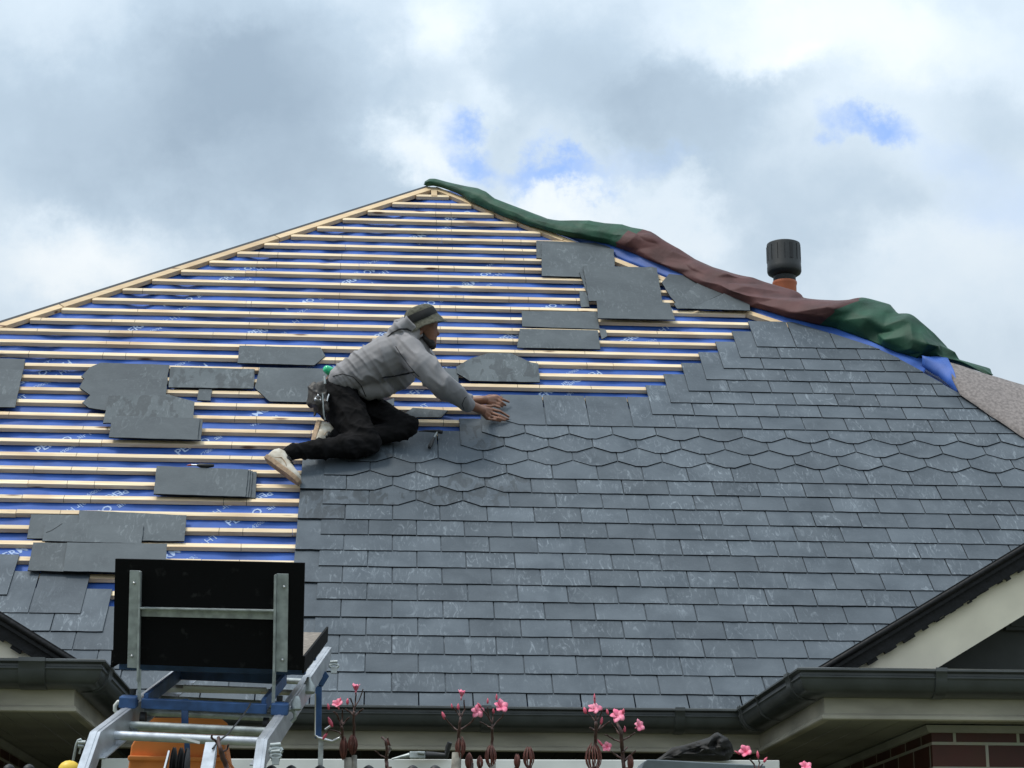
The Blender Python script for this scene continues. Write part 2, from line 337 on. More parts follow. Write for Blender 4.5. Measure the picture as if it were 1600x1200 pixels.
M['pants'] = mat('black_trousers', (.0075, .007, .0075), .9, spec=.15, var=.5, scale=18, bump=.45, bscale=30, bdist=.005)
M['skin'] = mat('skin', (.23, .105, .062), .5, var=.18, scale=30)
M['hair'] = mat('hair', (.012, .009, .008), .7)
M['hat'] = mat('hat_cloth', (.058, .057, .043), .85, spec=.2, col2=(.12, .118, .09), scale=60, bump=.3, bscale=90)
M['hatb'] = mat('hat_band', (.010, .010, .010), .8)
M['shoe'] = mat('shoe_leather', (.60, .56, .48), .6, col2=(.42, .36, .27), scale=22, bump=.2, bscale=60)
M['sole'] = mat('shoe_sole', (.36, .25, .16), .8, var=.25, scale=40)
M['pouch'] = mat('tool_pouch', (.022, .018, .014), .55, var=.5, scale=30, bump=.5, bscale=40)
M['bottle'] = mat('green_bottle', (.03, .55, .25), .2, var=.2, scale=60)
M['cloth'] = mat('dark_cloth', (.016, .015, .014), .75, var=.3, scale=14, bump=.4, bscale=30)
M['ground'] = mat('garden_ground', (.10, .11, .06), .95, var=.35, scale=1.5, bump=.5, bscale=30, bdist=.02)

def brick_mat():
    m = bpy.data.materials.new('dark_glazed_brick'); m.use_nodes = True; n = m.node_tree.nodes; l = m.node_tree.links; b = n['Principled BSDF']
    tcn = n.new('ShaderNodeTexCoord'); br = n.new('ShaderNodeTexBrick'); sp = n.new('ShaderNodeSeparateXYZ'); cb = n.new('ShaderNodeCombineXYZ'); ad = n.new('ShaderNodeMath'); ad.operation = 'SUBTRACT'
    l.new(tcn.outputs['Object'], sp.inputs[0]); l.new(sp.outputs[0], ad.inputs[0]); l.new(sp.outputs[1], ad.inputs[1]); l.new(ad.outputs[0], cb.inputs[0]); l.new(sp.outputs[2], cb.inputs[1]); l.new(cb.outputs[0], br.inputs['Vector'])
    br.inputs['Scale'].default_value = 1; br.inputs['Brick Width'].default_value = .26; br.inputs['Row Height'].default_value = .098; br.inputs['Mortar Size'].default_value = .0065; br.inputs['Mortar Smooth'].default_value = .1; br.inputs['Bias'].default_value = -.2
    br.inputs['Color1'].default_value = (.060, .018, .012, 1); br.inputs['Color2'].default_value = (.10, .032, .020, 1); br.inputs['Mortar'].default_value = (.40, .37, .30, 1)
    nz_ = n.new('ShaderNodeTexNoise'); nz_.inputs['Scale'].default_value = 14; nz_.inputs['Detail'].default_value = 6; l.new(tcn.outputs['Object'], nz_.inputs['Vector'])
    mx_ = n.new('ShaderNodeMix'); mx_.data_type = 'RGBA'; mx_.blend_type = 'MULTIPLY'; mx_.inputs[0].default_value = .35; l.new(br.outputs['Color'], mx_.inputs[6]); l.new(nz_.outputs['Color'], mx_.inputs[7]); l.new(mx_.outputs[2], b.inputs['Base Color'])
    b.inputs['Roughness'].default_value = .5; b.inputs['Specular IOR Level'].default_value = .3
    bp = n.new('ShaderNodeBump'); bp.inputs['Strength'].default_value = .8; bp.inputs['Distance'].default_value = .006; bp.invert = True; l.new(br.outputs['Fac'], bp.inputs['Height']); l.new(bp.outputs[0], b.inputs['Normal'])
    return m
M['brick'] = brick_mat()
#@@NEXT
# ================================================================ SETTING
gm = MB(); gm.add([(-600, -600, 0), (600, -600, 0), (600, 600, 0), (-600, 600, 0)], [(0, 1, 2, 3)])
obj('ground', gm, M['ground'], M=Matrix.Identity(4), kind='structure')

# ================================================================ THE HOUSE
house = empty('brick_house', (0, 2, 0), label='brick bungalow with its hipped roof half slated over blue membrane and battens', cat='house')
HL = lambda v: .63 - .684 * (41.65 - v)
_hr = [(0, 24.), (7, 19.6), (17.8, 14.15), (21, 13.15), (24.1, 12.05), (25.2, 11.5), (27.4, 9.83), (28.55, 8.72), (41.65, .63)]
def HR(v):
    v = max(0, min(41.65, v))
    for (a, b), (c, d) in zip(_hr, _hr[1:]):
        if v <= c: return b + (d - b) * (v - a) / (c - a)
    return .63
def R3(u, v, h=0): return Vector((u * W, v * G, h))
def lift(x, y):                                     # how the membrane lies between and under the battens
    v = y / G
    s = .5 - .5 * math.cos(2 * math.pi * (v - .37))
    n = noise.noise(Vector((x * 2.6, y * 4.5, 1.3))) + .5 * noise.noise(Vector((x * 7, y * 9, 4.3)))
    edge = math.exp(-((x / W - HL(v)) / 4.5) ** 2)
    return -.050 - .010 * s + .024 * n * (.5 + .5 * s) + edge * .034 * noise.noise(Vector((x * 6.5, y * 2.2, 8.)))
um = MB(); NU, NV = 170, 168; vs_ = []
for j in range(NV + 1):
    v = 41.5 * j / NV
    for i in range(NU + 1):
        a, b = HL(v), HR(v); t = i / NU
        u = a + (b - a) * t; x, y = u * W, v * G
        vs_.append((x, y, min(-.0475, lift(x, y))))
um.add(vs_, [(j * (NU + 1) + i, j * (NU + 1) + i + 1, (j + 1) * (NU + 1) + i + 1, (j + 1) * (NU + 1) + i) for j in range(NV) for i in range(NU)])
obj('underlay', um, M['blue'], house, RM, smooth=180, label='blue breathable membrane under the bare battens')
# printing on the membrane
def text_mesh(s, size, bold=0.0):
    cu = bpy.data.curves.new('t', 'FONT'); cu.body = s; cu.size = size; cu.offset = bold; cu.resolution_u = 2
    o = bpy.data.objects.new('t', cu); C.objects.link(o)
    me = bpy.data.meshes.new_from_object(o.evaluated_get(bpy.context.evaluated_depsgraph_get()))
    vs = [tuple(v.co) for v in me.vertices]; fs = [tuple(p.vertices) for p in me.polygons]
    bpy.data.objects.remove(o); bpy.data.curves.remove(cu); bpy.data.meshes.remove(me); return vs, fs
t1 = text_mesh('PERMO', .070, .0012); t2 = text_mesh('air HT', .056, .0002); t3 = text_mesh('WZ-4200/94', .036, 0)
lm = MB(); rr = random.Random(3)
row = 0; y0 = -.2
while y0 < 6.2:
    x0 = -3.9 + (row % 3) * .29
    while x0 < 4.2:
        flip = (row % 4 == 2); ang = RAD(40 + rr.uniform(-3, 3)) + (math.pi if flip else 0)
        for (vs, fs), ox, oy in ((t1, 0, 0), (t2, .25, -.01), (t3, .02, -.085)):
            mp = []
            for (x, y, z) in vs:
                x, y = x + ox, y + oy
                X = x0 + x * math.cos(ang) - y * math.sin(ang); Y = y0 + x * math.sin(ang) + y * math.cos(ang)
                mp.append((X, Y, min(-.0475, lift(X, Y)) + .0016))
            cx = sum(p[0] for p in mp) / len(mp); cy = sum(p[1] for p in mp) / len(mp); v = cy / G
            if v < 1 or v > 39 or cx / W < HL(v) + 1.2 or cx / W > HR(v) - 1.2: continue
            if v < 18 and cx / W > -1: continue
            lm.add(mp, fs)
        x0 += .78 + rr.uniform(-.03, .03)
    y0 += .37; row += 1
em = MB(); NE_ = 60; vs_ = []
for j in range(NE_ + 1):
    v = 19 + 22.4 * j / NE_; u = HR(v)
    for q, (du, h) in enumerate(((-.3, -.046), (.1, -.040), (.45, -.060), (.95, -.115), (1.5, -.20))): vs_.append(R3(u + du, v + du * .3, h + .006 * noise.noise(Vector((v * .6, q, 2.)))))
em.add(vs_, [(j * 5 + q, j * 5 + q + 1, (j + 1) * 5 + q + 1, (j + 1) * 5 + q) for j in range(NE_) for q in range(4)])
obj('underlay_edge', em, M['blue'], house, RM, smooth=180, label='blue membrane lapped over the right hip')
obj('lettering', lm, M['print'], house, RM, label='white lettering printed slantwise on the blue membrane')
# battens
rb = random.Random(11); BT = -.0215
ticks = [.66, 1.08, 2.45, 2.95, -1.9, -3.6, -4.1, -6.9, -7.45, 4.2, 6.1, -9.2]
def batten(u0, u1, v, idx):
    b = MB(); hh = .038 + rb.uniform(-.0015, .0015); th = .025 + rb.uniform(-.001, .001); r = rb.random()
    dy0, dy1, dz = rb.uniform(-.002, .002), rb.uniform(-.002, .002), rb.uniform(-.0006, .0)
    yt = v * G; n = max(2, int((u1 - u0) * W / .25)); prev = None; vs = []; fs = []
    for i in range(n + 1):
        x = (u0 + (u1 - u0) * i / n) * W; yy = yt + dy0 + (dy1 - dy0) * i / n + .0012 * noise.noise(Vector((x * 2, v * 7, 3)))
        z = BT + dz + .001 * noise.noise(Vector((x * 1.7, v * 5, 9)))
        vs += [(x, yy - hh, z - th), (x, yy - hh, z), (x, yy, z), (x, yy, z - th)]
    for i in range(n):
        for k in range(4): fs.append((4 * i + k, 4 * i + (k + 1) % 4, 4 * i + 4 + (k + 1) % 4, 4 * i + 4 + k))
    fs += [(0, 1, 2, 3), (4 * n + 3, 4 * n + 2, 4 * n + 1, 4 * n)]
    b.add(vs, fs, 0, r)
    for tk in ticks:
        if u0 + .1 < tk < u1 - .1 and rb.random() < .8:
            x = (tk + rb.uniform(-.015, .015)) * W; s = rb.uniform(-.002, .002)
            b.prism([(x, yt - hh - .0006, BT - th + .002), (x + .0022, yt - hh - .0006, BT - th + .002), (x + .0022 + s, yt - .001, BT - th + .002), (x + s, yt - .001, BT - th + .002)], (0, 0, th - .0008), 1, 0)
    obj('batten', b, [M['wood'], M['hatb']], house, RM, bevel=.0012)
for n in range(0, 41):
    v = n + .5; a, b = HL(v - .12) + .36, HR(v - .12) - .36
    if n <= 27: b = min(b, 11.5 if n > 18 else (4 if n > 12 else 0))     # the rest is under the slates
    a = max(a, -15)
    if n in (15, 16): j = -6.95 + rb.uniform(-.1, .1)
    elif n in (11, 12, 13, 14): j = -8.35 - (n - 11) * -.03
    else: j = rb.uniform(max(a + 1, -6), min(b - 1, 7)) if b - a > 4 and n < 37 else None
    if j and n % 3 != 0 or n in (11, 12, 13, 14, 15, 16): batten(a, j - .004, v, n); batten(j + .005, b, v, n)
    else: batten(a, b, v, n)
# hip battens, left and right of the apex
def hipbar(name, f, v0, v1, off, w, top, th, matl, bend=0):
    b = MB(); p = []; 
    n = 1 if not bend else 8
    for i in range(n):
        va, vb = v0 + (v1 - v0) * i / n, v0 + (v1 - v0) * (i + 1) / n
        A, B = R3(f(va) + off, va), R3(f(vb) + off, vb); A.z = B.z = top - th / 2
        b.bar(A, B, w, th, (0, 0, 1), a=random.random())
    return obj(name, b, matl, house, RM, bevel=.0015 if not bend else 0)
for (a, b) in ((0, 9), (9.03, 18.5), (18.53, 27.6), (27.63, 35.1), (35.13, 41.3)): hipbar('hip_batten', HL, a, b, .18, .052, -.018, .030, M['wood2'])
for (a, b) in ((24.6, 28.5), (28.53, 35.6), (35.63, 41.3)): hipbar('hip_batten', HR, a, b, -.2, .050, -.018, .030, M['wood2'])
hipbar('hip_batten', HR, 28.6, 40.6, .06, .04, -.040, .030, M['wood2'])
b = MB(); b.bar(R3(.63, 40.3, -.028), R3(.63, 41.35, -.028), .042, .022, (0, 0, 1)); obj('apex_batten', b, M['wood2'], house, RM, bevel=.0015)
b = MB(); b.bar(R3(HL(0) - .06, 0, -.040), R3(HL(41.5) - .05, 41.5, -.040), .05, .030, (0, 0, 1)); obj('hip_felt', b, M['rubber'], house, RM)
# laid slates
CUTW, CUTH = .375 * W, .39 * G
def slate_pts(u, k, cl, cr, rs):
    """outline of one slate in roof coordinates, anticlockwise from the bottom left"""
    x0, x1 = u * W + .0031, (u + 1) * W - .0031; y0 = k * G + rs.uniform(-.0016, .0016); y1 = k * G + .384
    P = []
    if cl: P += [(x0, y0 + CUTH), (x0 + CUTW * .5, y0 + CUTH * .5 + rs.uniform(-.001, .001)), (x0 + CUTW, y0)]
    else: P += [(x0, y0)]
    a = P[-1][0]; e_ = x1 - CUTW if cr else x1
    for i in range(1, 6): P.append((a + (e_ - a) * i / 6, y0 + rs.uniform(-.0017, .0017)))
    if cr: P += [(x1 - CUTW, y0), (x1 - CUTW * .5, y0 + CUTH * .5 + rs.uniform(-.001, .001)), (x1, y0 + CUTH)]
    else: P += [(x1, y0 + rs.uniform(-.001, .001))]
    P += [(x1 + rs.uniform(-.0006, .0006), (y0 + y1) / 2), (x1, y1), (x0, y1), (x0 + rs.uniform(-.0006, .0006), (y0 + y1) / 2)]
    return P
def clip(P, f):                                   # keep the side where f(p) <= 0
    out = []
    for i in range(len(P)):
        p, q = P[i], P[(i + 1) % len(P)]; a, b = f(p), f(q)
        if a <= 0: out.append(p)
        if (a < 0 < b) or (b < 0 < a): t = a / (a - b); out.append((p[0] + (q[0] - p[0]) * t, p[1] + (q[1] - p[1]) * t))
    return out
rs = random.Random(5); sm = MB(); pale = MB()
def lay(u, k, cl=False, cr=False):
    P = slate_pts(u, k, cl, cr, rs)
    for (va, vb) in ((k, k + 1.2), (k + 1.2, k + 2.6)):
        xa, xb = HR(va) * W, HR(vb) * W; ya, yb = va * G, vb * G
        P = clip(P, lambda p: (p[0] - (xa + (xb - xa) * (p[1] - ya) / (yb - ya))))
        if len(P) < 3: return
    if max(p[0] for p in P) - min(p[0] for p in P) < .02: return
    t = rs.uniform(.0062, .0082); tilt = rs.uniform(-.0007, .0009); roll = rs.uniform(-.004, .004); y0 = k * G; cx = (u + .5) * W
    hh = lambda p: tilt + roll * (p[0] - cx) - .0146 * (p[1] - y0) / .384
    top = [Vector((p[0], p[1], hh(p))) for p in P]; bot = [Vector((q.x, q.y, q.z - t)) for q in top]; n = len(P)
    r = rs.random(); wet = 2 if (12 <= k <= 17 and u < 2 and rs.random() < .5) or (k == 11 and u < -2) else 0
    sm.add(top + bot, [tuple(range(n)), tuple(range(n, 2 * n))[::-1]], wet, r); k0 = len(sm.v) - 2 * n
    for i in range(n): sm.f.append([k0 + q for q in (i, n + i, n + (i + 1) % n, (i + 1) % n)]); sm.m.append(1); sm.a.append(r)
for k in range(0, 26):
    odd = k % 2; off = .5 if odd else 0
    if k <= 11: lo = -2 - off
    else: lo = {12: -2, 13: -2.5, 14: -2, 15: -1.5, 16: 1, 17: 1.5, 18: 2, 19: 5.5, 20: 6, 21: 6.5, 22: 7, 23: 7.5, 24: 8, 25: 8.5}[k]
    u = lo
    while u < HR(k):
        cl = cr = False
        if k == 12: cl = u in (0, 1); cr = u in (-1, 0)
        if k == 13: cl = u in (-.5, .5, 1.5); cr = u in (-1.5, -.5, .5)
        if k == 14: cl = u in (-1, 0, 1, 2); cr = u in (-2, -1, 0, 1)
        if k == 15: cl = u > -1.5; cr = True
        if k == 16: cl = cr = True
        if k == 17: cl = cr = True
        if k == 18: cl = u == 2
        lay(u, k, cl, cr); u += 1
    # the patch already laid on the left
    if k <= 6:
        hi = {6: -8, 5: -6.5, 4: -6, 3: -4.5, 2: lo, 1: lo, 0: lo}[k]; u = hi - 1
        while u > -15: lay(u, k); u -= 1
    if k <= 11 and odd == 0: lay(-3 + .5, k - .0) if False else None
obj('laid_slates', sm, [M['slate'], M['edgeshade'], M['wetlaid']], house, RM, label='blue-grey slates laid in courses with a hexagonal band')
# side and back slopes of the hipped roof
sd_ = MB(); ap = RM @ R3(.63, 41.6, -.04); bl = Vector((HL(0) * W - .1, 9.15, Z0)); br_ = Vector((6.1, 9.15, Z0))
lf = RM @ R3(HL(0), 0, -.06)
sd_.add([ap, lf, bl], [(0, 1, 2)]); sd_.add([ap, bl, br_], [(0, 1, 2)])
hp = [RM @ R3(b_ + .02, a_, -.06) for a_, b_ in _hr[:-1]] + [ap]
sd_.add(hp + [br_], [(i, i + 1, len(hp)) for i in range(len(hp) - 1)])
obj('rear_slopes', sd_, M['slate'], house)
# ---------------------------------------------------------------- gutters, fascias, soffits
def sweep(mb, path, prof, m=0, closed=True):
    """path: list of (x,y); prof: list of (o, z) with o to the right of the path, mitred corners"""
    n = len(path); rings = []
    for i, p in enumerate(path):
        p = Vector(p)
        d0 = (p - Vector(path[i - 1])).normalized() if i else None; d1 = (Vector(path[i + 1]) - p).normalized() if i < n - 1 else None
        if d0 is None: d0 = d1
        if d1 is None: d1 = d0
        r0, r1 = Vector((d0.y, -d0.x)), Vector((d1.y, -d1.x)); mi = (r0 + r1).normalized(); s = 1 / max(.3, mi.dot(r0))
        rings.append([Vector((p.x + mi.x * o * s, p.y + mi.y * o * s, z)) for o, z in prof])
    k = len(prof); vs = [v for r in rings for v in r]; fs = []
    for i in range(n - 1):
        for j in range(k if closed else k - 1): fs.append((i * k + j, i * k + (j + 1) % k, (i + 1) * k + (j + 1) % k, (i + 1) * k + j))
    if closed: fs += [tuple(range(k)), tuple(range((n - 1) * k, n * k))[::-1]]
    mb.add(vs, fs, m)
XL, XR, YF = -1.36, 1.565, -1.415           # fascia faces: left wing side, right wing side, both wing fronts
ZG = Z0 + .012
path = [(-7.5, YF), (XL, YF), (XL, 0), (XR, 0), (XR, YF), (8.5, YF)]
outer = [(.12, 0), (.127, -.004), (.128, -.011), (.121, -.017), (.113, -.018), (.113, -.028), (.118, -.032), (.118, -.037), (.113, -.041), (.112, -.046), (.108, -.062), (.099, -.079), (.084, -.092), (.064, -.1), (.04, -.104), (.004, -.104), (.004, .0)]
inner = [(.008, 0), (.008, -.1), (.04, -.1), (.062, -.096), (.081, -.089), (.095, -.077), (.104, -.061), (.108, -.045), (.109, -.02), (.114, -.003)]
gut = MB(); sweep(gut, path, [(o, ZG + z) for o, z in outer + inner])
obj('gutter', gut, M['gutter'], house, smooth=50)
def joint(p, d, w=.045, s=.005):
    jb = MB()
    p = Vector(p); d = Vector(d).normalized(); q = p + d * w
    sweep(jb, [tuple(p), tuple(q)], [(.131, ZG + .003), (.133, ZG - .012), (.125, ZG - .02), (.122, ZG - .045), (.118, ZG - .064), (.107, ZG - .083), (.088, ZG - .098), (.064, ZG - .107), (.02, ZG - .109), (.02, ZG - .107), (.06, ZG - .104), (.1, ZG - .08), (.108, ZG - .046), (.11, ZG - .004)])
    obj('gutter_bracket', jb, M['gutter'], house, smooth=50)
for x in (.30 - .02, 1.10 + .06, -1.0): joint((x, 0), (1, 0))
joint((XL, -.22), (0, 1), .02); joint((XL, YF + .05), (0, 1), .09)
joint((XR, -.17), (0, -1), .02); joint((XR, -.22), (0, -1), .01); joint((XR, -.62), (0, -1), .012); joint((XR, YF + .14), (0, -1), .08)
for x in (XR + .42, XR + 1.6): joint((x, YF), (1, 0))
joint((XL - .20, YF), (1, 0), .10); joint((XL - 1.6, YF), (1, 0))
ZB = Z0 - .178
fa = MB(); sweep(fa, path, [(.0, Z0 - .03), (.0, Z0 - .152), (.006, Z0 - .156), (.012, Z0 - .162), (.012, Z0 - .174), (.006, ZB), (-.022, ZB), (-.022, Z0 - .03)])
obj('fascia', fa, M['fascia'], house)
# wing walls
wc = onz(1455, 1139, ZB - .015); wcl = Vector((XL - (wc.x - XR), wc.y, 0))
WX, WY = wc.x, wc.y
def boards(mb, x0, x1, y0, y1, z, w=.1):
    x = x0
    while x < x1 - .01:
        e_ = min(x + w, x1); mb.box(((x + e_) / 2 - .002, (y0 + y1) / 2, z + .006), (e_ - x - .004, y1 - y0, .012)); x = e_
sf = MB()
boards(sf, XR + .022, WX + .02, YF + .022, 1.2, ZB + .004); boards(sf, WX + .02, 8, YF + .022, WY + .02, ZB + .004)
obj('soffit', sf, M['soffit'], house); sf = MB(); boards(sf, XL - (WX - XR) - .02, XL - .022, YF + .022, 1.2, ZB + .004); boards(sf, -7.4, XL - (WX - XR) - .02, YF + .022, WY + .02, ZB + .004)
obj('soffit', sf, M['soffit'], house)
sf = MB(); boards(sf, XL + .0, XR, .024, 1.3, ZB + .004); obj('soffit', sf, M['soffitshade'], house, label='soffit of the recess under the main eaves, painted dark for shade')
fr = MB(); sweep(fr, [(-7.3, WY), (wcl.x, WY), (wcl.x, 1.2)], [(.0, ZB - .002), (.028, ZB - .002), (.02, ZB - .022), (.012, ZB - .03), (0, ZB - .03)])
obj('frieze_board', fr, M['soffit'], house); fr = MB()
sweep(fr, [(WX, 1.2), (WX, WY), (8, WY)], [(.0, ZB - .002), (.028, ZB - .002), (.02, ZB - .022), (.012, ZB - .03), (0, ZB - .03)])
obj('frieze_board', fr, M['soffit'], house)
for nm, (xa, xb) in {'l': (-7.3, wcl.x), 'r': (WX, 8)}.items():
    wl = MB(); wl.box(((xa + xb) / 2, (WY + 6) / 2, (ZB - .005) / 2), (abs(xb - xa), 6 - WY, ZB - .005)); obj('wall', wl, M['brick'], house)
wl = MB(); wl.box((0, 1.25 + 1.5, ZB / 2 - .003), (WX * 2 + 2.5, 3, ZB - .006)); obj('veranda_wall', wl, M['wallshade'], house)
# gables over the two wings
def gable(px0, px1, side):
    Yg = YF - .03
    A = ony(*px0, Yg); B = ony(*px1, Yg); s = (B.z - A.z) / (B.x - A.x)
    ex = 3.4 * side; A = A - Vector((.03 * side, 0, .03 * side * s)); T = A + Vector((ex, 0, ex * s))
    dn = Vector((0, 0, 1))
    vg = MB()
    # verge: slates edge, bedding and a black capping roll
    vg.bar(A + Vector((0, .06, -.012)), T + Vector((0, .06, -.012)), .16, .024, (0, 0, 1))
    vg.bar(A + Vector((0, .045, -.035)), T + Vector((0, .045, -.035)), .11, .02, (0, 0, 1))
    vg.tube([A + Vector((0, -.012, -.016)), T + Vector((0, -.012, -.016))], .013, 10)
    vg.bar(A + Vector((0, .060, -.068)), T + Vector((0, .060, -.068)), .09, .045, (0, 0, 1))
    # ragged mortar under the verge
    rg = random.Random(4)
    for i in range(150):
        t = rg.random(); p = A.lerp(T, t)
        if p.z < Z0 + .14: continue
        vg.box(p + Vector((0, .022 + rg.uniform(0, .012), -.086 - rg.uniform(0, .016))), (rg.uniform(.01, .06), rg.uniform(.01, .02), rg.uniform(.006, .018)), Matrix.Rotation(-math.atan(s), 3, 'Y'))
    obj('verge', vg, M['blackt'], house, smooth=60)
    bb = MB(); D = .20
    bb.prism([A + Vector((.0, .05, -.082)), T + Vector((0, .05, -.082)), T + Vector((0, .05, -.082 - D)), A + Vector((0, .05, -.082 - D))], (0, .03, 0))
    # cut the board off at gutter level
    me = bb.mesh('bargeboard'); bm = bmesh.new(); bm.from_mesh(me)
    bmesh.ops.bisect_plane(bm, geom=bm.verts[:] + bm.edges[:] + bm.faces[:], plane_co=(0, 0, Z0 - .05), plane_no=(0, 0, -1), clear_outer=True)
    bmesh.ops.holes_fill(bm, edges=bm.edges[:]); bm.to_mesh(me); bm.free()
    obj('bargeboard', me, M['cream'], house)
    gw = MB(); o = A + Vector((.16 * side, .30, -.02)); gw.prism([Vector((o.x, o.y, Z0 - .1)), Vector((T.x, o.y, Z0 - .1)), Vector((T.x, o.y, T.z - .03)), Vector((o.x, o.y, A.z + .16 * side * s - .06))], (0, .05, 0))
    obj('gable_wall', gw, M['gable'], house)
    pl = MB(); pl.box((o.x + 3.0 * side * .3 + .02 * side, o.y - .012, Z0 + .14), (.22, .02, .16)); pl.box((o.x + .92 * side, o.y - .024, Z0 + .14), (.18, .01, .12))
    rf = MB(); back = 3.2; A = A + Vector((.24 * side, 0, .24 * side * s))
    rf.prism([A + Vector((0, .14, -.012)), T + Vector((0, .14, -.012)), T + Vector((0, .14, -.06)), A + Vector((0, .14, -.06))], (0, back, 0))
    T2 = T + Vector((3.4 * side, 0, -3.4 * side * s)); rf.prism([T + Vector((0, .14, -.012)), T2 + Vector((0, .14, -.012)), T2 + Vector((0, .14, -.06)), T + Vector((0, .14, -.06))], (0, back, 0))
    obj('wing_roof', rf, M['blackt'], house)
    if side > 0:
        v_ = MB(); q = ony(1590, 962, o.y); v_.box((q.x + .06, o.y - .012, q.z), (.24, .02, .13)); v_.box((q.x + .06, o.y - .024, q.z), (.20, .008, .10)); obj('gable_vent', v_, M['gable'], house, bevel=.003)
gable((1283, 1040), (1600, 849), 1)
gable((110, 1024), (0, 956), -1)
# ================================================================ LOOSE SLATES lying on the battens
def slab(pts, layer, label, m='loose', t=.006, group='loose slates waiting on the battens', base=None, hs=None, seed=0, nails=()):
    r = random.Random(seed + len(label)); top = (BT if base is None else base) + t + layer * .0082
    P = [onroof(x, y, top if hs is None else hs[i]) for i, (x, y) in enumerate(pts)]
    Q = []
    for i in range(len(P)):
        a, b = P[i], P[(i + 1) % len(P)]; n = max(1, int((b - a).length / .035)); pr = Vector((-(b - a).y, (b - a).x, 0)).normalized()
        for k in range(n): Q.append(a.lerp(b, k / n) + pr * (r.uniform(-.0016, .0016) if k else 0))
    c = Vector((sum(p.x for p in Q) / len(Q), sum(p.y for p in Q) / len(Q), top - t)); n = len(Q); mb = MB()
    tp = [p - c for p in Q]; bt = [Vector((p.x, p.y, p.z - t)) for p in tp]; a = r.random()
    mb.add(tp + bt, [tuple(range(n)), tuple(range(n, 2 * n))[::-1]], 0, a)
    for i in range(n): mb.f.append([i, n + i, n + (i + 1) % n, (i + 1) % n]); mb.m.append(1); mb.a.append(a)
    o = obj('loose_slate', mb, [M[m], M['edgeshade']], None, RM @ Matrix.Translation(c), label=label, cat='slate', group=group)
    return o
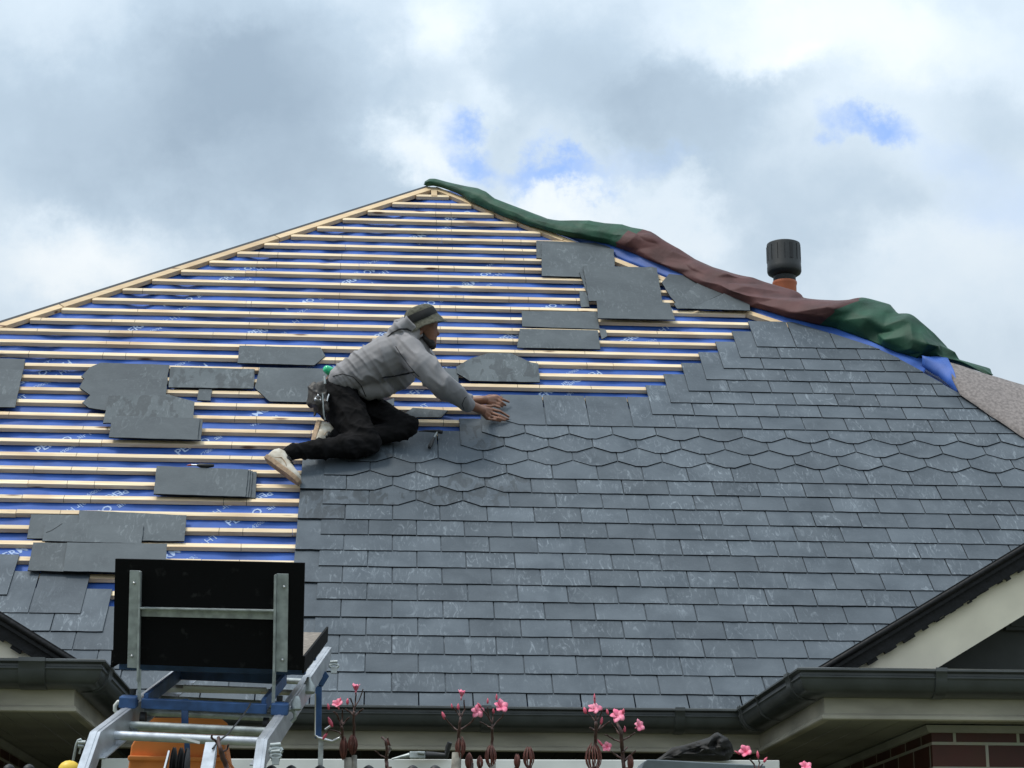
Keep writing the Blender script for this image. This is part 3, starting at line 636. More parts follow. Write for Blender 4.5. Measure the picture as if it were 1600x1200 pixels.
SL = [
 ([(838, 376), (952, 380.5), (956, 409), (838, 403)], 0, 'back slate of the upper pile on the bare battens, just below the green tarpaulin', 'loose'),
 ([(846, 379), (959, 389), (961.5, 434), (846.5, 431)], 1, 'wide slate lying over the topmost one, below the green tarpaulin', 'loose'),
 ([(905, 425), (1021, 416.5), (1030, 458), (918, 460)], 2, 'slate with a stepped left edge at the back of the large upper pile', 'loose'),
 ([(911, 415), (1026, 418), (1035.5, 473), (920, 470)], 3, 'large flat slate on top of the biggest pile, left of the round-ended slate', 'loose'),
 ([(905, 455), (917, 456), (921, 479), (908, 480)], 0, 'thin sliver of slate showing at the left of the biggest pile', 'loose'),
 ([(932, 469), (1046, 473), (1055, 499.5), (934, 497)], 4, 'lowest slate of the biggest pile, overlapping the slate above it', 'loose'),
 ([(1034, 441), (1045, 428), (1083, 431.5), (1093, 440), (1058, 475), (1047, 463)], 1, 'round-ended slate beside the maroon tarpaulin', 'loose'),
 ([(1053, 475), (1097, 435.5), (1104, 436), (1133, 457), (1078, 482), (1058, 482)], 2, 'triangular cut slate lying on end against the maroon tarpaulin', 'loose'),
 ([(1078, 482), (1133, 457.5), (1169, 459.5), (1172, 485)], 3, 'slate with one corner cut off, rightmost below the maroon tarpaulin', 'loose'),
 ([(815, 486), (932, 487), (937, 514), (816, 510)], 0, 'upper of two slates lying between the hat and the biggest pile', 'loose'),
 ([(812, 513.5), (934, 516), (938, 545.5), (808, 543)], 1, 'lower of two slates lying between the hat and the biggest pile', 'loose'),
 ([(936, 513), (946, 514), (949, 525), (940, 530)], 0, 'small rounded end of a slate poking out between two battens', 'loose'),
 ([(735, 560), (764, 551.5), (799, 552), (838, 570), (838, 585), (735, 584)], 0, 'pointed slate half hidden behind the wet one, right of the worker', 'loose'),
 ([(713, 573), (733, 561), (800, 561.5), (841, 568), (843.5, 597), (734, 595), (714, 583)], 1, 'wet streaked slate with a pointed left end above the worker\'s hands', 'wet'),
 ([(374, 540), (501, 543), (508.5, 556), (491, 570.5), (371, 567)], 0, 'slate with a pointed right end, highest of the group behind the worker', 'loose'),
 ([(406, 574), (512, 576), (525, 629), (421, 627), (398, 606)], 0, 'slate with a clipped left corner just behind the tool pouch', 'loose'),
 ([(266, 573), (398, 576.5), (396, 607), (263.5, 605)], 1, 'slate with dark wet streaks between the arrow-shaped and the clipped slate', 'wet'),
 ([(311, 607.5), (331.5, 607.5), (329, 626), (308, 625)], 0, 'small square offcut of slate below the wet streaked slate', 'loose'),
 ([(127, 588), (140, 574), (158, 566.5), (264.5, 570), (261, 594), (133, 593)], 0, 'arrow-ended slate at the top of the left pile', 'loose'),
 ([(124, 605), (131, 592.5), (262, 592), (259, 617.5), (142, 618)], 1, 'second arrow-ended slate in the left pile, under the first', 'loose'),
 ([(128.5, 629), (141, 617.5), (265, 616), (268, 632), (170, 642), (139, 637)], 2, 'arrow-ended slate lowest in the left pile, mostly covered by a wet one', 'loose'),
 ([(170, 618), (265, 617), (304, 627.5), (302, 656), (161, 661)], 3, 'dark wet-stained slate in the middle of the left pile', 'wet'),
 ([(179, 650), (316.5, 655.5), (314, 687.5), (174, 683.5)], 3, 'slate showing only its right edge under the front slate of the left pile', 'loose'),
 ([(175, 649), (312, 653.5), (309, 687), (170, 683)], 4, 'clean front slate at the bottom of the left pile', 'loose'),
 ([(-70, 557), (39.5, 561), (36, 581), (-70, 578)], 0, 'upper slate of the pile cut by the left edge of the picture', 'loose'),
 ([(-74, 574), (36, 578), (23.5, 636.5), (-80, 634)], 1, 'lower slate of the pile cut by the left edge of the picture', 'loose'),
 ([(257, 731), (401, 737), (399, 778), (252, 773)], 0, 'bottom slate of the neat stack under the knife', 'loose'),
 ([(251, 730), (395, 735.5), (391, 777), (247, 772.5)], 1, 'second slate up of the neat stack under the knife', 'loose'),
 ([(248, 729), (391.5, 734.5), (387.5, 776.5), (244, 772)], 2, 'third slate up of the neat stack under the knife', 'loose'),
 ([(245, 728), (388, 733.5), (383.5, 776), (240, 771.5)], 3, 'top slate of the neat stack, the knife lying against it', 'loose'),
 ([(49, 803.5), (136, 805), (133, 843), (42, 841)], 0, 'leftmost slate of the lower left heap, pale with scuffs', 'loose'),
 ([(124, 797), (291.5, 805), (288, 845.5), (122, 843)], 1, 'long pale slate with white scratches above the black board', 'loose'),
 ([(71, 816), (224.5, 821), (221, 849), (66, 845)], 2, 'dark slate with a curved crack in the middle of the lower left heap', 'loose'),
 ([(52, 847.5), (140, 849), (136, 894), (43, 891)], 3, 'left of the two front slates of the lower left heap', 'loose'),
 ([(105, 847.5), (261, 849.5), (257, 896), (99, 892)], 4, 'front slate of the lower left heap, partly behind the black board', 'loose'),
 ([(660, 573.5), (716, 576), (716.5, 603), (660, 601)], 0, 'slate lying behind the worker\'s forearm', 'loose'),
 ([(560, 640), (616, 622), (616, 633), (599, 639.5), (575, 645)], 0, 'pale slate corner showing between jacket and knee of the worker', 'loose'),
 ([(625, 652), (645, 637), (700, 641), (690, 652)], 0, 'dark wet slate offcut in front of the worker\'s bent knee', 'wet'),
]
for i, (p, ly, lb, mm) in enumerate(SL): slab(p, ly, lb, mm, seed=i)
cr_ = MB(); pts = [RM @ onroof(x, y, BT + .0082 * 2 + .0070) for x, y in [(72, 832), (80, 829), (88, 824), (97, 818)]]
cr_.tube(pts, .0012, 5)
_ck = [o for o in bpy.data.objects if 'curved crack' in str(o.get('label'))][0]
obj('crack', cr_, M['rubber'], _ck)

# ================================================================ HAMMER and KNIFE
def rp3(x, y, h): return RM @ onroof(x, y, h)
hm = empty('hammer', rp3(680, 688, .004), label='small slater\'s hammer lying on the slates beside the worker\'s knee', cat='hammer')
b = MB(); b.tube([rp3(654, 674, .018), rp3(664, 673.2, .02), rp3(676, 673.6, .022), rp3(684, 674, .022)], [.002, .005, .008, .009], 8); b.tube([rp3(684, 674, .022), rp3(691, 675.4, .022)], [.011, .011], 10)
obj('head', b, M['rubber'], hm, smooth=50)
b = MB(); b.tube([rp3(683.5, 674.5, .02), rp3(678, 684, .018)], [.0055, .0065], 8); obj('shaft', b, M['galv'], hm, smooth=60)
b = MB(); b.tube([rp3(678, 684, .018), rp3(675, 690, .017), rp3(672.5, 696, .017), rp3(670.8, 699.5, .016)], [.008, .011, .013, .009], 10); obj('grip', b, M['rubber'], hm, smooth=60)
kn = empty('trimming_knife', rp3(313, 727, 0), label='black trimming knife with a silver nose at the top of the slate stack', cat='knife')
b = MB(); b.tube([rp3(308, 727, .012), rp3(313, 727.3, .014), rp3(322, 728, .014), rp3(331, 727.6, .012), rp3(334, 727.4, .011)], [.006, .012, .013, .010, .008], 10); obj('handle', b, M['rubber'], kn, smooth=60)
b = MB(); b.tube([rp3(308, 727, .011), rp3(299, 726.6, .009)], [.006, .005], 8); obj('nose', b, M['steel'], kn, smooth=60)
b = MB(); b.tube([rp3(299, 726.6, .009), rp3(294, 727, .007), rp3(291.5, 727.4, .006)], [.006, .004, .001], 8); obj('tip', b, mat('red_tip', (.35, .05, .03), .4), kn, smooth=60)

# ================================================================ VENT PIPE
def pz(x, y): return ony(x, y, 3.9)
vp_ = pz(1226, 440); k = (vp_.y - CAM.y) / RZ.y / F * 1.0
vent = empty('vent_pipe', vp_ + Vector((0, 0, -.9)), label='black ribbed ventilation cowl on a terracotta pipe standing behind the roof hip', cat='vent pipe')
zt = pz(1226, 381).z; sc_ = (pz(1252, 400) - pz(1200, 400)).length / 52
c0 = Vector((vp_.x, 3.9, 0)); mb = MB()
zz = lambda y: pz(1226, y).z
mb.lathe([(.0, zz(380.5)), (22 * sc_, zz(380.5)), (25.5 * sc_, zz(382)), (26 * sc_, zz(384)), (26 * sc_, zz(417)), (26.3 * sc_, zz(418)), (26.3 * sc_, zz(425)), (25 * sc_, zz(428)), (18.5 * sc_, zz(432)), (17, zz(432))][:9], c0, n=40)
obj('cowl', mb, M['cowl'], vent, smooth=35)
mb = MB()
for i in range(15):
    a = 2 * math.pi * i / 15 - 1.3; wd = .006 if i % 5 else .022
    mb.box(c0 + Vector((math.cos(a) * 26.2 * sc_, math.sin(a) * 26.2 * sc_, (zz(386) + zz(410)) / 2)), (.003, wd * .35 if i % 5 else wd, zz(386) - zz(410)), Matrix.Rotation(a, 3, 'Z'))
obj('slot', mb, M['rubber'], vent)
mb = MB(); mb.lathe([(17.3 * sc_, zz(429)), (17.3 * sc_, zz(443)), (17.0 * sc_, zz(443.5))], c0, n=32); obj('neck', mb, M['cowl'], vent, smooth=40)
mb = MB(); mb.lathe([(16 * sc_, zz(440)), (18.3 * sc_, zz(440.5)), (19 * sc_, zz(442)), (18.6 * sc_, zz(445)), (17.8 * sc_, zz(447)), (17.8 * sc_, zz(530))], c0, n=32); obj('pipe', mb, M['terra'], vent, smooth=40)

# ================================================================ TARPAULIN over the right hip
up = [(664, 284), (672, 279.5), (680, 279), (700, 285), (730, 291.5), (748, 295), (760, 300), (772, 311), (800, 321), (830, 332), (858, 343.5), (875, 346), (900, 345), (922, 344.8), (945, 348.5), (972, 350.5), (988, 356), (1003, 360.5), (1020, 367), (1040, 377), (1062, 390), (1090, 408), (1120, 420), (1150, 431), (1180, 438), (1210, 446), (1245, 462), (1262, 471), (1290, 473), (1310, 474.5), (1330, 470), (1349, 466.5), (1372, 470), (1392, 478), (1400, 490), (1412, 489.5), (1423, 492), (1440, 504), (1460, 521), (1478, 540), (1490, 556), (1497, 567), (1520, 572), (1545, 577), (1551, 587)]
lo = [(662, 288), (668, 290.5), (678, 290), (690, 293), (720, 304), (734, 311), (750, 318), (765, 325), (784, 333.5), (803, 340), (824, 348), (850, 355.5), (876, 363), (898, 368), (920, 372), (950, 377.5), (962, 382), (975, 387), (990, 392), (1007, 400), (1030, 409), (1048, 417), (1065, 424), (1090, 440), (1110, 448), (1132, 457), (1152, 466), (1172, 475), (1200, 482.5), (1228, 492), (1257, 499), (1281, 504), (1305, 509), (1330, 518), (1355, 527), (1378, 537), (1400, 546), (1418, 551), (1432, 555.5), (1446, 557), (1459, 559), (1478, 562.5), (1497, 567.5), (1524, 577), (1549, 588)]
lo = [(x, y + (3.5 if 720 < x < 1440 else 0)) for x, y in lo]
n_ = len(up); NS = 10; SUB = 1; rt = random.Random(12); vs_ = []; fs_ = []; ms_ = []
def lerp2(A, t):
    i = min(int(t), len(A) - 2); f = t - i; return (A[i][0] + (A[i + 1][0] - A[i][0]) * f, A[i][1] + (A[i + 1][1] - A[i][1]) * f)
NI = (n_ - 1) * SUB
for i in range(NI + 1):
    t = i / SUB; U, Lq = lerp2(up, t), lerp2(lo, t)
    Lw = rp3(Lq[0], Lq[1], .0); dL = (Lw - CAM).dot(RZ)
    wdt = math.hypot(U[0] - Lq[0], U[1] - Lq[1]) * dL / F
    Uw = cp(U[0], U[1], dL + .05 + .3 * wdt)
    ax = Uw - Lw; ty = Vector((0, 1, 0)); thick = .30 * ax.length + .010
    for k in range(NS):
        a = 2 * math.pi * k / NS; f = .5 - .5 * math.cos(a)
        ns = Vector((t * .55, math.sin(a) * 1.1, math.cos(a) * 1.1))
        n0 = noise.noise(ns * .6 + Vector((3, 0, 1)))
        n1 = noise.noise(Vector((t * .16 + 4, math.sin(a) * .5, f * 2.6 + t * .05))); n2_ = noise.noise(Vector((t * .38 - f * .9, f * .5, 7.1)))
        crease = (1 - abs(n1) * 2.6) * .24 + (1 - abs(n2_) * 3.6) * (.28 + (.45 if t > 36 else 0) + (.3 if 17 < t < 25 else 0))
        big = min(1, ax.length / .13)
        o = -math.sin(a) * thick * (1 + .55 * n0 + .55 * crease * big)
        fac_ = .25 if t < 17 else (.8 if t < 23 else (.5 if t < 34 else 1.15)); o *= 1 + rt.uniform(-.36, .36) * big * fac_
        if math.sin(a) < 0: o *= .8
        sl = (rt.uniform(-.022, .022) * big * fac_) if abs(math.sin(a)) > .02 else 0
        vs_.append(Lw + ax * (f + (rt.uniform(-.09, .09) * fac_ if sl else 0)) + ty * o * (1 if abs(math.sin(a)) > .02 else 0) + RX * sl)
for i in range(NI):
    x = lerp2(up, i / SUB)[0] * .5 + lerp2(lo, i / SUB)[0] * .5
    for k in range(NS):
        fs_.append((i * NS + k, (i + 1) * NS + k, (i + 1) * NS + (k + 1) % NS, i * NS + (k + 1) % NS))
        f = .5 - .5 * math.cos(2 * math.pi * k / NS); xx = x - (f - .5) * 10
        ms_.append(1 if 976 < xx < 1307 else 0)
tb = MB(); tb.add(vs_, fs_ + [tuple(range(NS)), tuple(range(NI * NS, NI * NS + NS))[::-1]]); tb.m = ms_ + [0, 0]
tme_ = tb.mesh('tarpaulin'); bm = bmesh.new(); bm.from_mesh(tme_)
cl_ = bm.edges.layers.float.get('crease_edge') or bm.edges.layers.float.new('crease_edge')
bm.faces.ensure_lookup_table()
for f in list(bm.faces):
    if len(f.verts) == 4:
        v_ = list(f.verts); q = rt.random() < .5
        e_ = bmesh.utils.face_split(f, v_[0] if q else v_[1], v_[2] if q else v_[3])
for e_ in bm.edges:
    e_[cl_] = rt.choice((0, 0, 0, .45, .8, 1.0)) if e_.calc_length() > .02 else 0
bm.verts.ensure_lookup_table()
for i in range(NI):
    for k in (0, NS // 2):
        e_ = bm.edges.get((bm.verts[i * NS + k], bm.verts[(i + 1) * NS + k]))
        if e_: e_[cl_] = 1.0
bm.to_mesh(tme_); bm.free()
to_ = obj('tarpaulin', tme_, [M['green'], M['maroon']], smooth=180, label='crumpled green and maroon tarpaulin rolled along the right hip of the roof', cat='tarpaulin')
ss = to_.modifiers.new('sub', 'SUBSURF'); ss.levels = 3; ss.render_levels = 3

# blue membrane edge and the turned-back fleece flap on the right
def ribbon(pa, pb, ha, hb, nm, m, sub=4, nr=5, bulge=0, th=.0015, lab=None):
    mb = MB(); N_ = (len(pa) - 1) * sub; vs = []
    for i in range(N_ + 1):
        t = i / sub; A, B = lerp2(pa, t), lerp2(pb, t); a = rp3(A[0], A[1], ha); b_ = rp3(B[0], B[1], hb)
        for k in range(nr + 1):
            f = k / nr; p = a.lerp(b_, f); p += (RM.to_3x3() @ Vector((0, 0, 1))) * (bulge * math.sin(math.pi * f) + .006 * noise.noise(p * 9)); vs.append(p)
    fs = [(i * (nr + 1) + k, i * (nr + 1) + k + 1, (i + 1) * (nr + 1) + k + 1, (i + 1) * (nr + 1) + k) for i in range(N_) for k in range(nr)]
    mb.add(vs, fs); me = mb.mesh(nm); o = obj(nm, me, M[m], house, smooth=60, label=lab); s = o.modifiers.new('s', 'SOLIDIFY'); s.thickness = th; return o
_pa = [(x, y - 3) for x, y in lo if 700 < x < 1470]; _pb = []
for x, y in _pa:
    best = None
    for q in range(0, 430):                      # nearest point of the hip line, a little inside it
        v = 41.2 - q * .06; w_ = RM @ R3(HR(v) + (.25 if v > 29 else -.5), v, -.04) - CAM; X = 800 + F * w_.dot(RX) / w_.dot(RZ); Y = 600 + F * w_.dot(RY) / w_.dot(RZ)
        dd_ = (X - x) ** 2 + (Y - y) ** 2
        if best is None or dd_ < best[0]: best = (dd_, X, Y)
    _pb.append((best[1], best[2]))
ribbon(_pa, _pb, .0, -.042, 'membrane_edge', 'blue', lab='narrow blue strip of membrane along the right hip')
ribbon([(1440, 556), (1462, 557), (1481, 559), (1486, 570)], [(1440, 573), (1466, 588), (1484, 603), (1497, 618)], .03, -.02, 'membrane_flap', 'blue', bulge=.03, lab='turned-up corner of blue membrane')
ribbon([(1483, 566), (1500, 571), (1548, 587), (1600, 601), (1660, 618), (1700, 632)], [(1487, 592), (1500, 617), (1548, 649), (1596, 681), (1650, 712), (1700, 740)], .02, .012, 'fleece_flap', 'fleece', nr=8, bulge=.02, lab='brownish grey fleece side of the membrane folded back over the hip')

# ================================================================ LADDER HOIST
KL, KR = cp(149, 1143.5, 5.0), cp(409, 1156, 5.0)
D = (cp(511, 1013, 7.3) - KR).normalized(); A_ = (KR - KL); WD = A_.length; A_ = A_.normalized(); A_ = (A_ - D * A_.dot(D)).normalized(); NN = A_.cross(D).normalized()
if NN.z < 0: NN = -NN
def LP(a, d, n): return KL + A_ * a + D * d + NN * n
hoist = empty('ladder_hoist', (cp(270, 1190, 4.4).x, cp(270, 1190, 4.4).y, 0), label='aluminium ladder hoist leaning on the eaves with a blue carriage and black board', cat='ladder hoist')
LR = 2.34
ED = (cp(129.5, 1199.5, 4.78) - KL).normalized(); tz = (KL.z - .02) / -ED.z
def rail(a0, sg):
    b = MB(); K = LP(a0, 0, 0)
    b.bar(K - NN * .030, K + D * LR - NN * .030, .026, .060, NN)
    b.bar(K - NN * .0005 + D * .0, K + D * LR - NN * .0005, .010, .004, NN)
    b.bar(K - NN * .062 + A_ * sg * .008, K + D * LR - NN * .062 + A_ * sg * .008, .038, .005, NN)
    e_ = MB(); NE = A_.cross(ED).normalized(); NE = -NE if NE.dot(NN) < 0 else NE
    e_.bar(K - NN * .0 - NE * .030, K + ED * tz - NE * .030, .026, .060, NE); e_.bar(K - NE * .0005, K + ED * tz - NE * .0005, .010, .004, NE)
    b2 = MB(); b2.v, b2.f, b2.m, b2.a = b.v, b.f, b.m, b.a; b2.add(e_.v, e_.f)
    obj('rail', b2, M['alu'], hoist, bevel=.0012)
    return NE
rail(0, 1); NE = rail(WD, -1)
def rung(p, q, r, m='alu'):
    b = MB(); b.tube([p, q], r, 14); obj('rung', b, M[m], hoist, smooth=60)
rung(LP(.0, .21, -.036), LP(WD, .21, -.036), .0115)
rung(KL + ED * .17 - NE * .036, KL + A_ * WD + ED * .17 - NE * .036, .0085)
for d in (.44, .70, 1.0, 1.3, 1.6, 1.9, 2.2): rung(LP(0, d, -.040), LP(WD, d, -.040), .0095, 'galv')
for i in range(1, 5): rung(KL + ED * (.17 + .28 * i) - NE * .036, KL + A_ * WD + ED * (.17 + .28 * i) - NE * .036, .0085)
rung(LP(0.01, .50, -.052), LP(WD - .01, .50, -.052), .012, 'galv')
# carriage
DC = .50
b = MB(); b.bar(LP(.035, DC - .02, .012), LP(WD - .035, DC - .02, .012), .022, .026, NN)
obj('front_bar', b, M['lblue'], hoist, bevel=.002)
b = MB(); b.bar(LP(.05, DC + .62, .02), LP(WD - .05, DC + .62, .02), .03, .03, NN); obj('rear_bar', b, M['lblue'], hoist, bevel=.002)
for a, sg in ((0, 1), (WD, -1)):
    b = MB(); b.box(LP(a + sg * .001, DC - .02, .014), (.044, .05, .030), Matrix((A_, D, NN)).transposed()); obj('corner_block', b, M['lblue'], hoist, bevel=.003)
    b = MB(); b.tube([LP(a + sg * .006, DC + .01, .03), LP(a + sg * .006, DC + .01, .044)], .0085, 12); obj('roller', b, M['cowl'], hoist, smooth=50)
    b = MB(); b.bar(LP(a + sg * .045, DC - .02, .02), LP(a + sg * .045, DC + .62, .02), .012, .036, NN); obj('side_bar', b, M['lblue'], hoist, bevel=.002)
    b = MB(); b.tube([LP(a + sg * .03, DC, -.03), LP(a + sg * .045, DC, -.03)], .017, 16); obj('wheel', b, M['rubber'], hoist, smooth=50)
    b = MB(); q = [LP(a - sg * .022, DC + .0, .01), LP(a - sg * .03, DC + .0, .01), LP(a - sg * .037, DC, .0), LP(a - sg * .037, DC, -.012), LP(a - sg * .028, DC, -.022)]
    b.tube(q, .0055, 8); obj('hook', b, M['white' if sg > 0 else 'galv'], hoist, smooth=60)
    b = MB(); b.box(LP(a + sg * .05, DC + .60, .05), (.05, .05, .028), Matrix((A_, D, NN)).transposed()); obj('corner_block', b, M['lblue'], hoist, bevel=.003)
# board with its two galvanised angles and cross bar
dB = 5.50
def BP(x, y, o=0): return cp(x, y, dB - o)
b = MB(); b.prism([BP(180, 873), BP(476, 879.5), BP(472.5, 1047.5), BP(176, 1037)], D * .018); obj('black_board', b, M['board'], hoist, bevel=.001)
def strip(pts, off, th, nm, m, bev=.0008):
    b = MB(); b.prism([BP(x, y, off) for x, y in pts], -D * th); return obj(nm, b, M[m], hoist, bevel=bev)
strip([(203, 891), (219, 891.5), (217, 1044), (199, 1043)], .002, .003, 'angle_bracket', 'galv'); strip([(219, 891.5), (222, 893), (218.5, 1064), (215.5, 1064)], .002, .024, 'angle_bracket', 'galv')
strip([(433, 896), (451, 896.5), (449, 1050), (431, 1049)], .002, .003, 'angle_bracket', 'galv'); strip([(429.5, 898), (433, 896), (430.5, 1066), (427, 1066)], .002, .024, 'angle_bracket', 'galv')
strip([(221, 949), (429, 953), (429, 968), (221, 963)], .002, .003, 'cross_bracket', 'galv'); strip([(221, 948), (429, 952), (429, 954.5), (221, 950.5)], .002, .026, 'cross_bracket', 'galv')
for x, y in ((209.5, 911), (206, 1025), (444, 917), (441, 1031)):
    b = MB(); b.ball(BP(x, y, .007), .0042, 10); obj('bolt', b, M['steel'], hoist, smooth=60)
for (x0, y0, x1, y1, w_) in ((218, 1046, 217.5, 1093, .009), (428.5, 1050, 427, 1098, .009)):
    b = MB(); b.bar(BP(x0, y0, .012), BP(x1, y1, .012), w_, .005, (0, 1, 0)); obj('hinge_leg', b, M['galv'], hoist)
# loading bed behind the board
e1, e2 = BP(472.5, 1046), BP(176, 1037); Lb = .92
b = MB(); b.prism([e2 + NN * .004, e1 + NN * .004, e1 + D * Lb + NN * .004, e2 + D * Lb + NN * .004], NN * .012); obj('loading_bed', b, M['grit'], hoist)
b = MB(); b.bar(e1 + A_ * .002 + NN * .012, e1 + D * Lb + A_ * .002 + NN * .012, .006, .045, NN); obj('bed_edge', b, M['board'], hoist)
b = MB(); b.bar(e2 - A_ * .002 + NN * .012, e2 + D * Lb - A_ * .002 + NN * .012, .006, .045, NN); obj('bed_edge', b, M['board'], hoist)
for d in (.12, .5): 
    b = MB(); b.bar(e2 + D * d - NN * .014, e1 + D * d - NN * .014, .03, .025, NN); obj('bed_bearer', b, M['lblue'], hoist, bevel=.002)
b = MB(); b.bar(LP(.10, DC + .3, .022), LP(WD - .07, DC + .32, .022), .03, .008, NN); obj('cross_plate', b, M['white'], hoist)
b = MB(); b.bar(cp(262, 1078, 6.0), cp(407, 1081, 6.0), .010, .012, NN); obj('light_gap_bar', b, M['white'], hoist)  # white bar added to stand in for light showing through the carriage
# blue motor post, pulley, cable, lugs
b = MB(); b.bar(cp(289, 1094, 5.56), cp(289, 1140, 5.50), .018, .012, (0, 1, 0)); b.bar(cp(292, 1154, 5.49), cp(293, 1184, 5.49), .014, .01, (0, 1, 0)); obj('centre_post', b, M['lblue'], hoist, bevel=.001)
pc = cp(281, 1204, 4.84)
for o in (-.016, 0, .014):
    b = MB(); b.lathe([(.048, -.0035), (.053, -.002), (.046, 0), (.053, .002), (.048, .0035)], pc + A_ * o, A_, 28); obj('pulley', b, M['rubber'], hoist, smooth=40)
b = MB(); b.bar(cp(264, 1176, 4.78), cp(254, 1214, 4.74), .004, .02, (0, 1, 0)); obj('pulley_plate', b, M['steel'], hoist)
b = MB(); b.bar(cp(330, 1168, 4.95), cp(322, 1216, 4.80), .027, .03, (0, 1, 0), w2=.03, h2=.03); obj('end_block', b, M['alu'], hoist, bevel=.002)
b = MB(); b.tube([cp(392, 1098, 5.4), cp(388, 1106, 5.35), cp(378, 1120, 5.2), cp(366, 1135, 5.1), cp(355, 1148, 5.0), cp(341, 1158, 4.95), cp(332, 1170, 4.9)], .0022, 6); obj('cable', b, M['rubber'], hoist, smooth=60)
b = MB(); b.box(cp(298, 1157, 5.05), (.045, .01, .006), Matrix.Rotation(.25, 3, 'Y')); obj('clip', b, M['white'], hoist)
def lug(x, y, d, s=1.0):
    b = MB(); c = cp(x, y, d); b.tube([c + Vector((-.012, 0, .010)) * s, c + Vector((.010, 0, .012)) * s], .005 * s, 8)
    b.tube([c + Vector((math.cos(t) * .013, 0, math.sin(t) * .006 - .001)) * s for t in [i * math.pi / 6 for i in range(13)]], .0042 * s, 7, caps=False)
    b.box(c + Vector((0, 0, -.014)) * s, (.018 * s, .016 * s, .018 * s)); obj('rail_clamp', b, M['galv'], hoist, smooth=50)
lug(522, 1040, 7.0, 1.1); lug(431, 1172, 4.93, 1.1); lug(431, 1181, 4.9, .9)
b = MB(); b.lathe([(.006, .03), (.009, .02), (.020, .004), (.021, -.014), (.016, -.019)], cp(482, 1074, 6.2), (0, 0, 1), 12); obj('rail_clamp', b, M['galv'], hoist, smooth=40)
b = MB(); b.lathe([(.006, .022), (.010, .014), (.014, .0), (.014, -.012), (.010, -.015)], cp(463, 1101, 5.5), (0, 0, 1), 12); obj('rail_clamp', b, M['galv'], hoist, smooth=40)
b = MB(); b.tube([cp(114, 1190, 4.95), cp(119, 1164, 4.95), cp(122, 1157, 4.95), cp(126, 1155, 4.95), cp(127, 1158, 4.95)], .0032, 8); b.tube([cp(122, 1160, 4.95), cp(134, 1160, 4.95)], .005, 8); b.tube([cp(122, 1165, 4.95), cp(131, 1166, 4.95)], .005, 8); b.tube([cp(127, 1166, 4.95), cp(124, 1178, 4.95)], .0026, 6); obj('safety_clip', b, M['galv'], hoist, smooth=60)
b = MB(); b.ball(cp(108, 1203, 4.85), (.026, .02, .022), 16); obj('yellow_cap', b, M['yellow'], hoist, smooth=180)
# support strut at the upper end
b = MB(); q0 = cp(498, 1072, 6.95); q1 = cp(497, 1153, 6.95); b.bar(q0, q1, .021, .02, (0, 1, 0)); b.prism([cp(497, 1070, 6.94), cp(504, 1072, 6.94), cp(514, 1056, 6.94), cp(508, 1048, 6.94)], (0, .02, 0)); obj('support_strut', b, M['lblue'], hoist, bevel=.001)
b = MB(); q2 = Vector((q1.x + .01, q1.y, 0)); b.bar(q1 + Vector((.010, 0, 0)), q2, .016, .016, (0, 1, 0)); obj('support_leg', b, M['galv'], hoist)
b = MB(); b.tube([cp(493, 1084, 6.93), cp(492, 1148, 6.93), cp(497, 1153, 6.93), cp(508, 1156, 6.93), cp(519, 1159, 6.93), cp(531, 1153, 6.93)], [.002, .003, .005, .006, .006, .005], 8); b.tube([cp(508, 1140, 6.93), cp(517, 1134, 6.93)], .004, 7); obj('support_wire', b, M['steel'], hoist, smooth=60)
# orange hopper held under the rails
b = MB(); dO = 5.95
lid = [(214, 1134), (232, 1121.5), (344, 1121.5), (355, 1130), (356, 1139), (346, 1136), (214, 1135)]
b.prism([cp(x, y, dO) for x, y in lid], Vector((0, .30, .0))); obj('hopper_rim', b, M['orange'], hoist, bevel=.004)
b = MB(); body = [(222, 1136.5), (346, 1137), (352, 1170), (357, 1196), (360, 1230), (196, 1230), (205, 1165)]
b.prism([cp(x, y, dO + .03) for x, y in body], Vector((0, .25, 0))); b.prism([cp(x, y, dO + .01) for x, y in [(200, 1180), (356, 1183), (357, 1190), (199, 1188)]], Vector((0, .29, 0))); b.prism([cp(x, y, dO + .012) for x, y in [(328, 1136), (347, 1136), (352, 1180), (338, 1180)]], Vector((0, .02, 0)))
obj('hopper', b, M['orange'], hoist, bevel=.004)

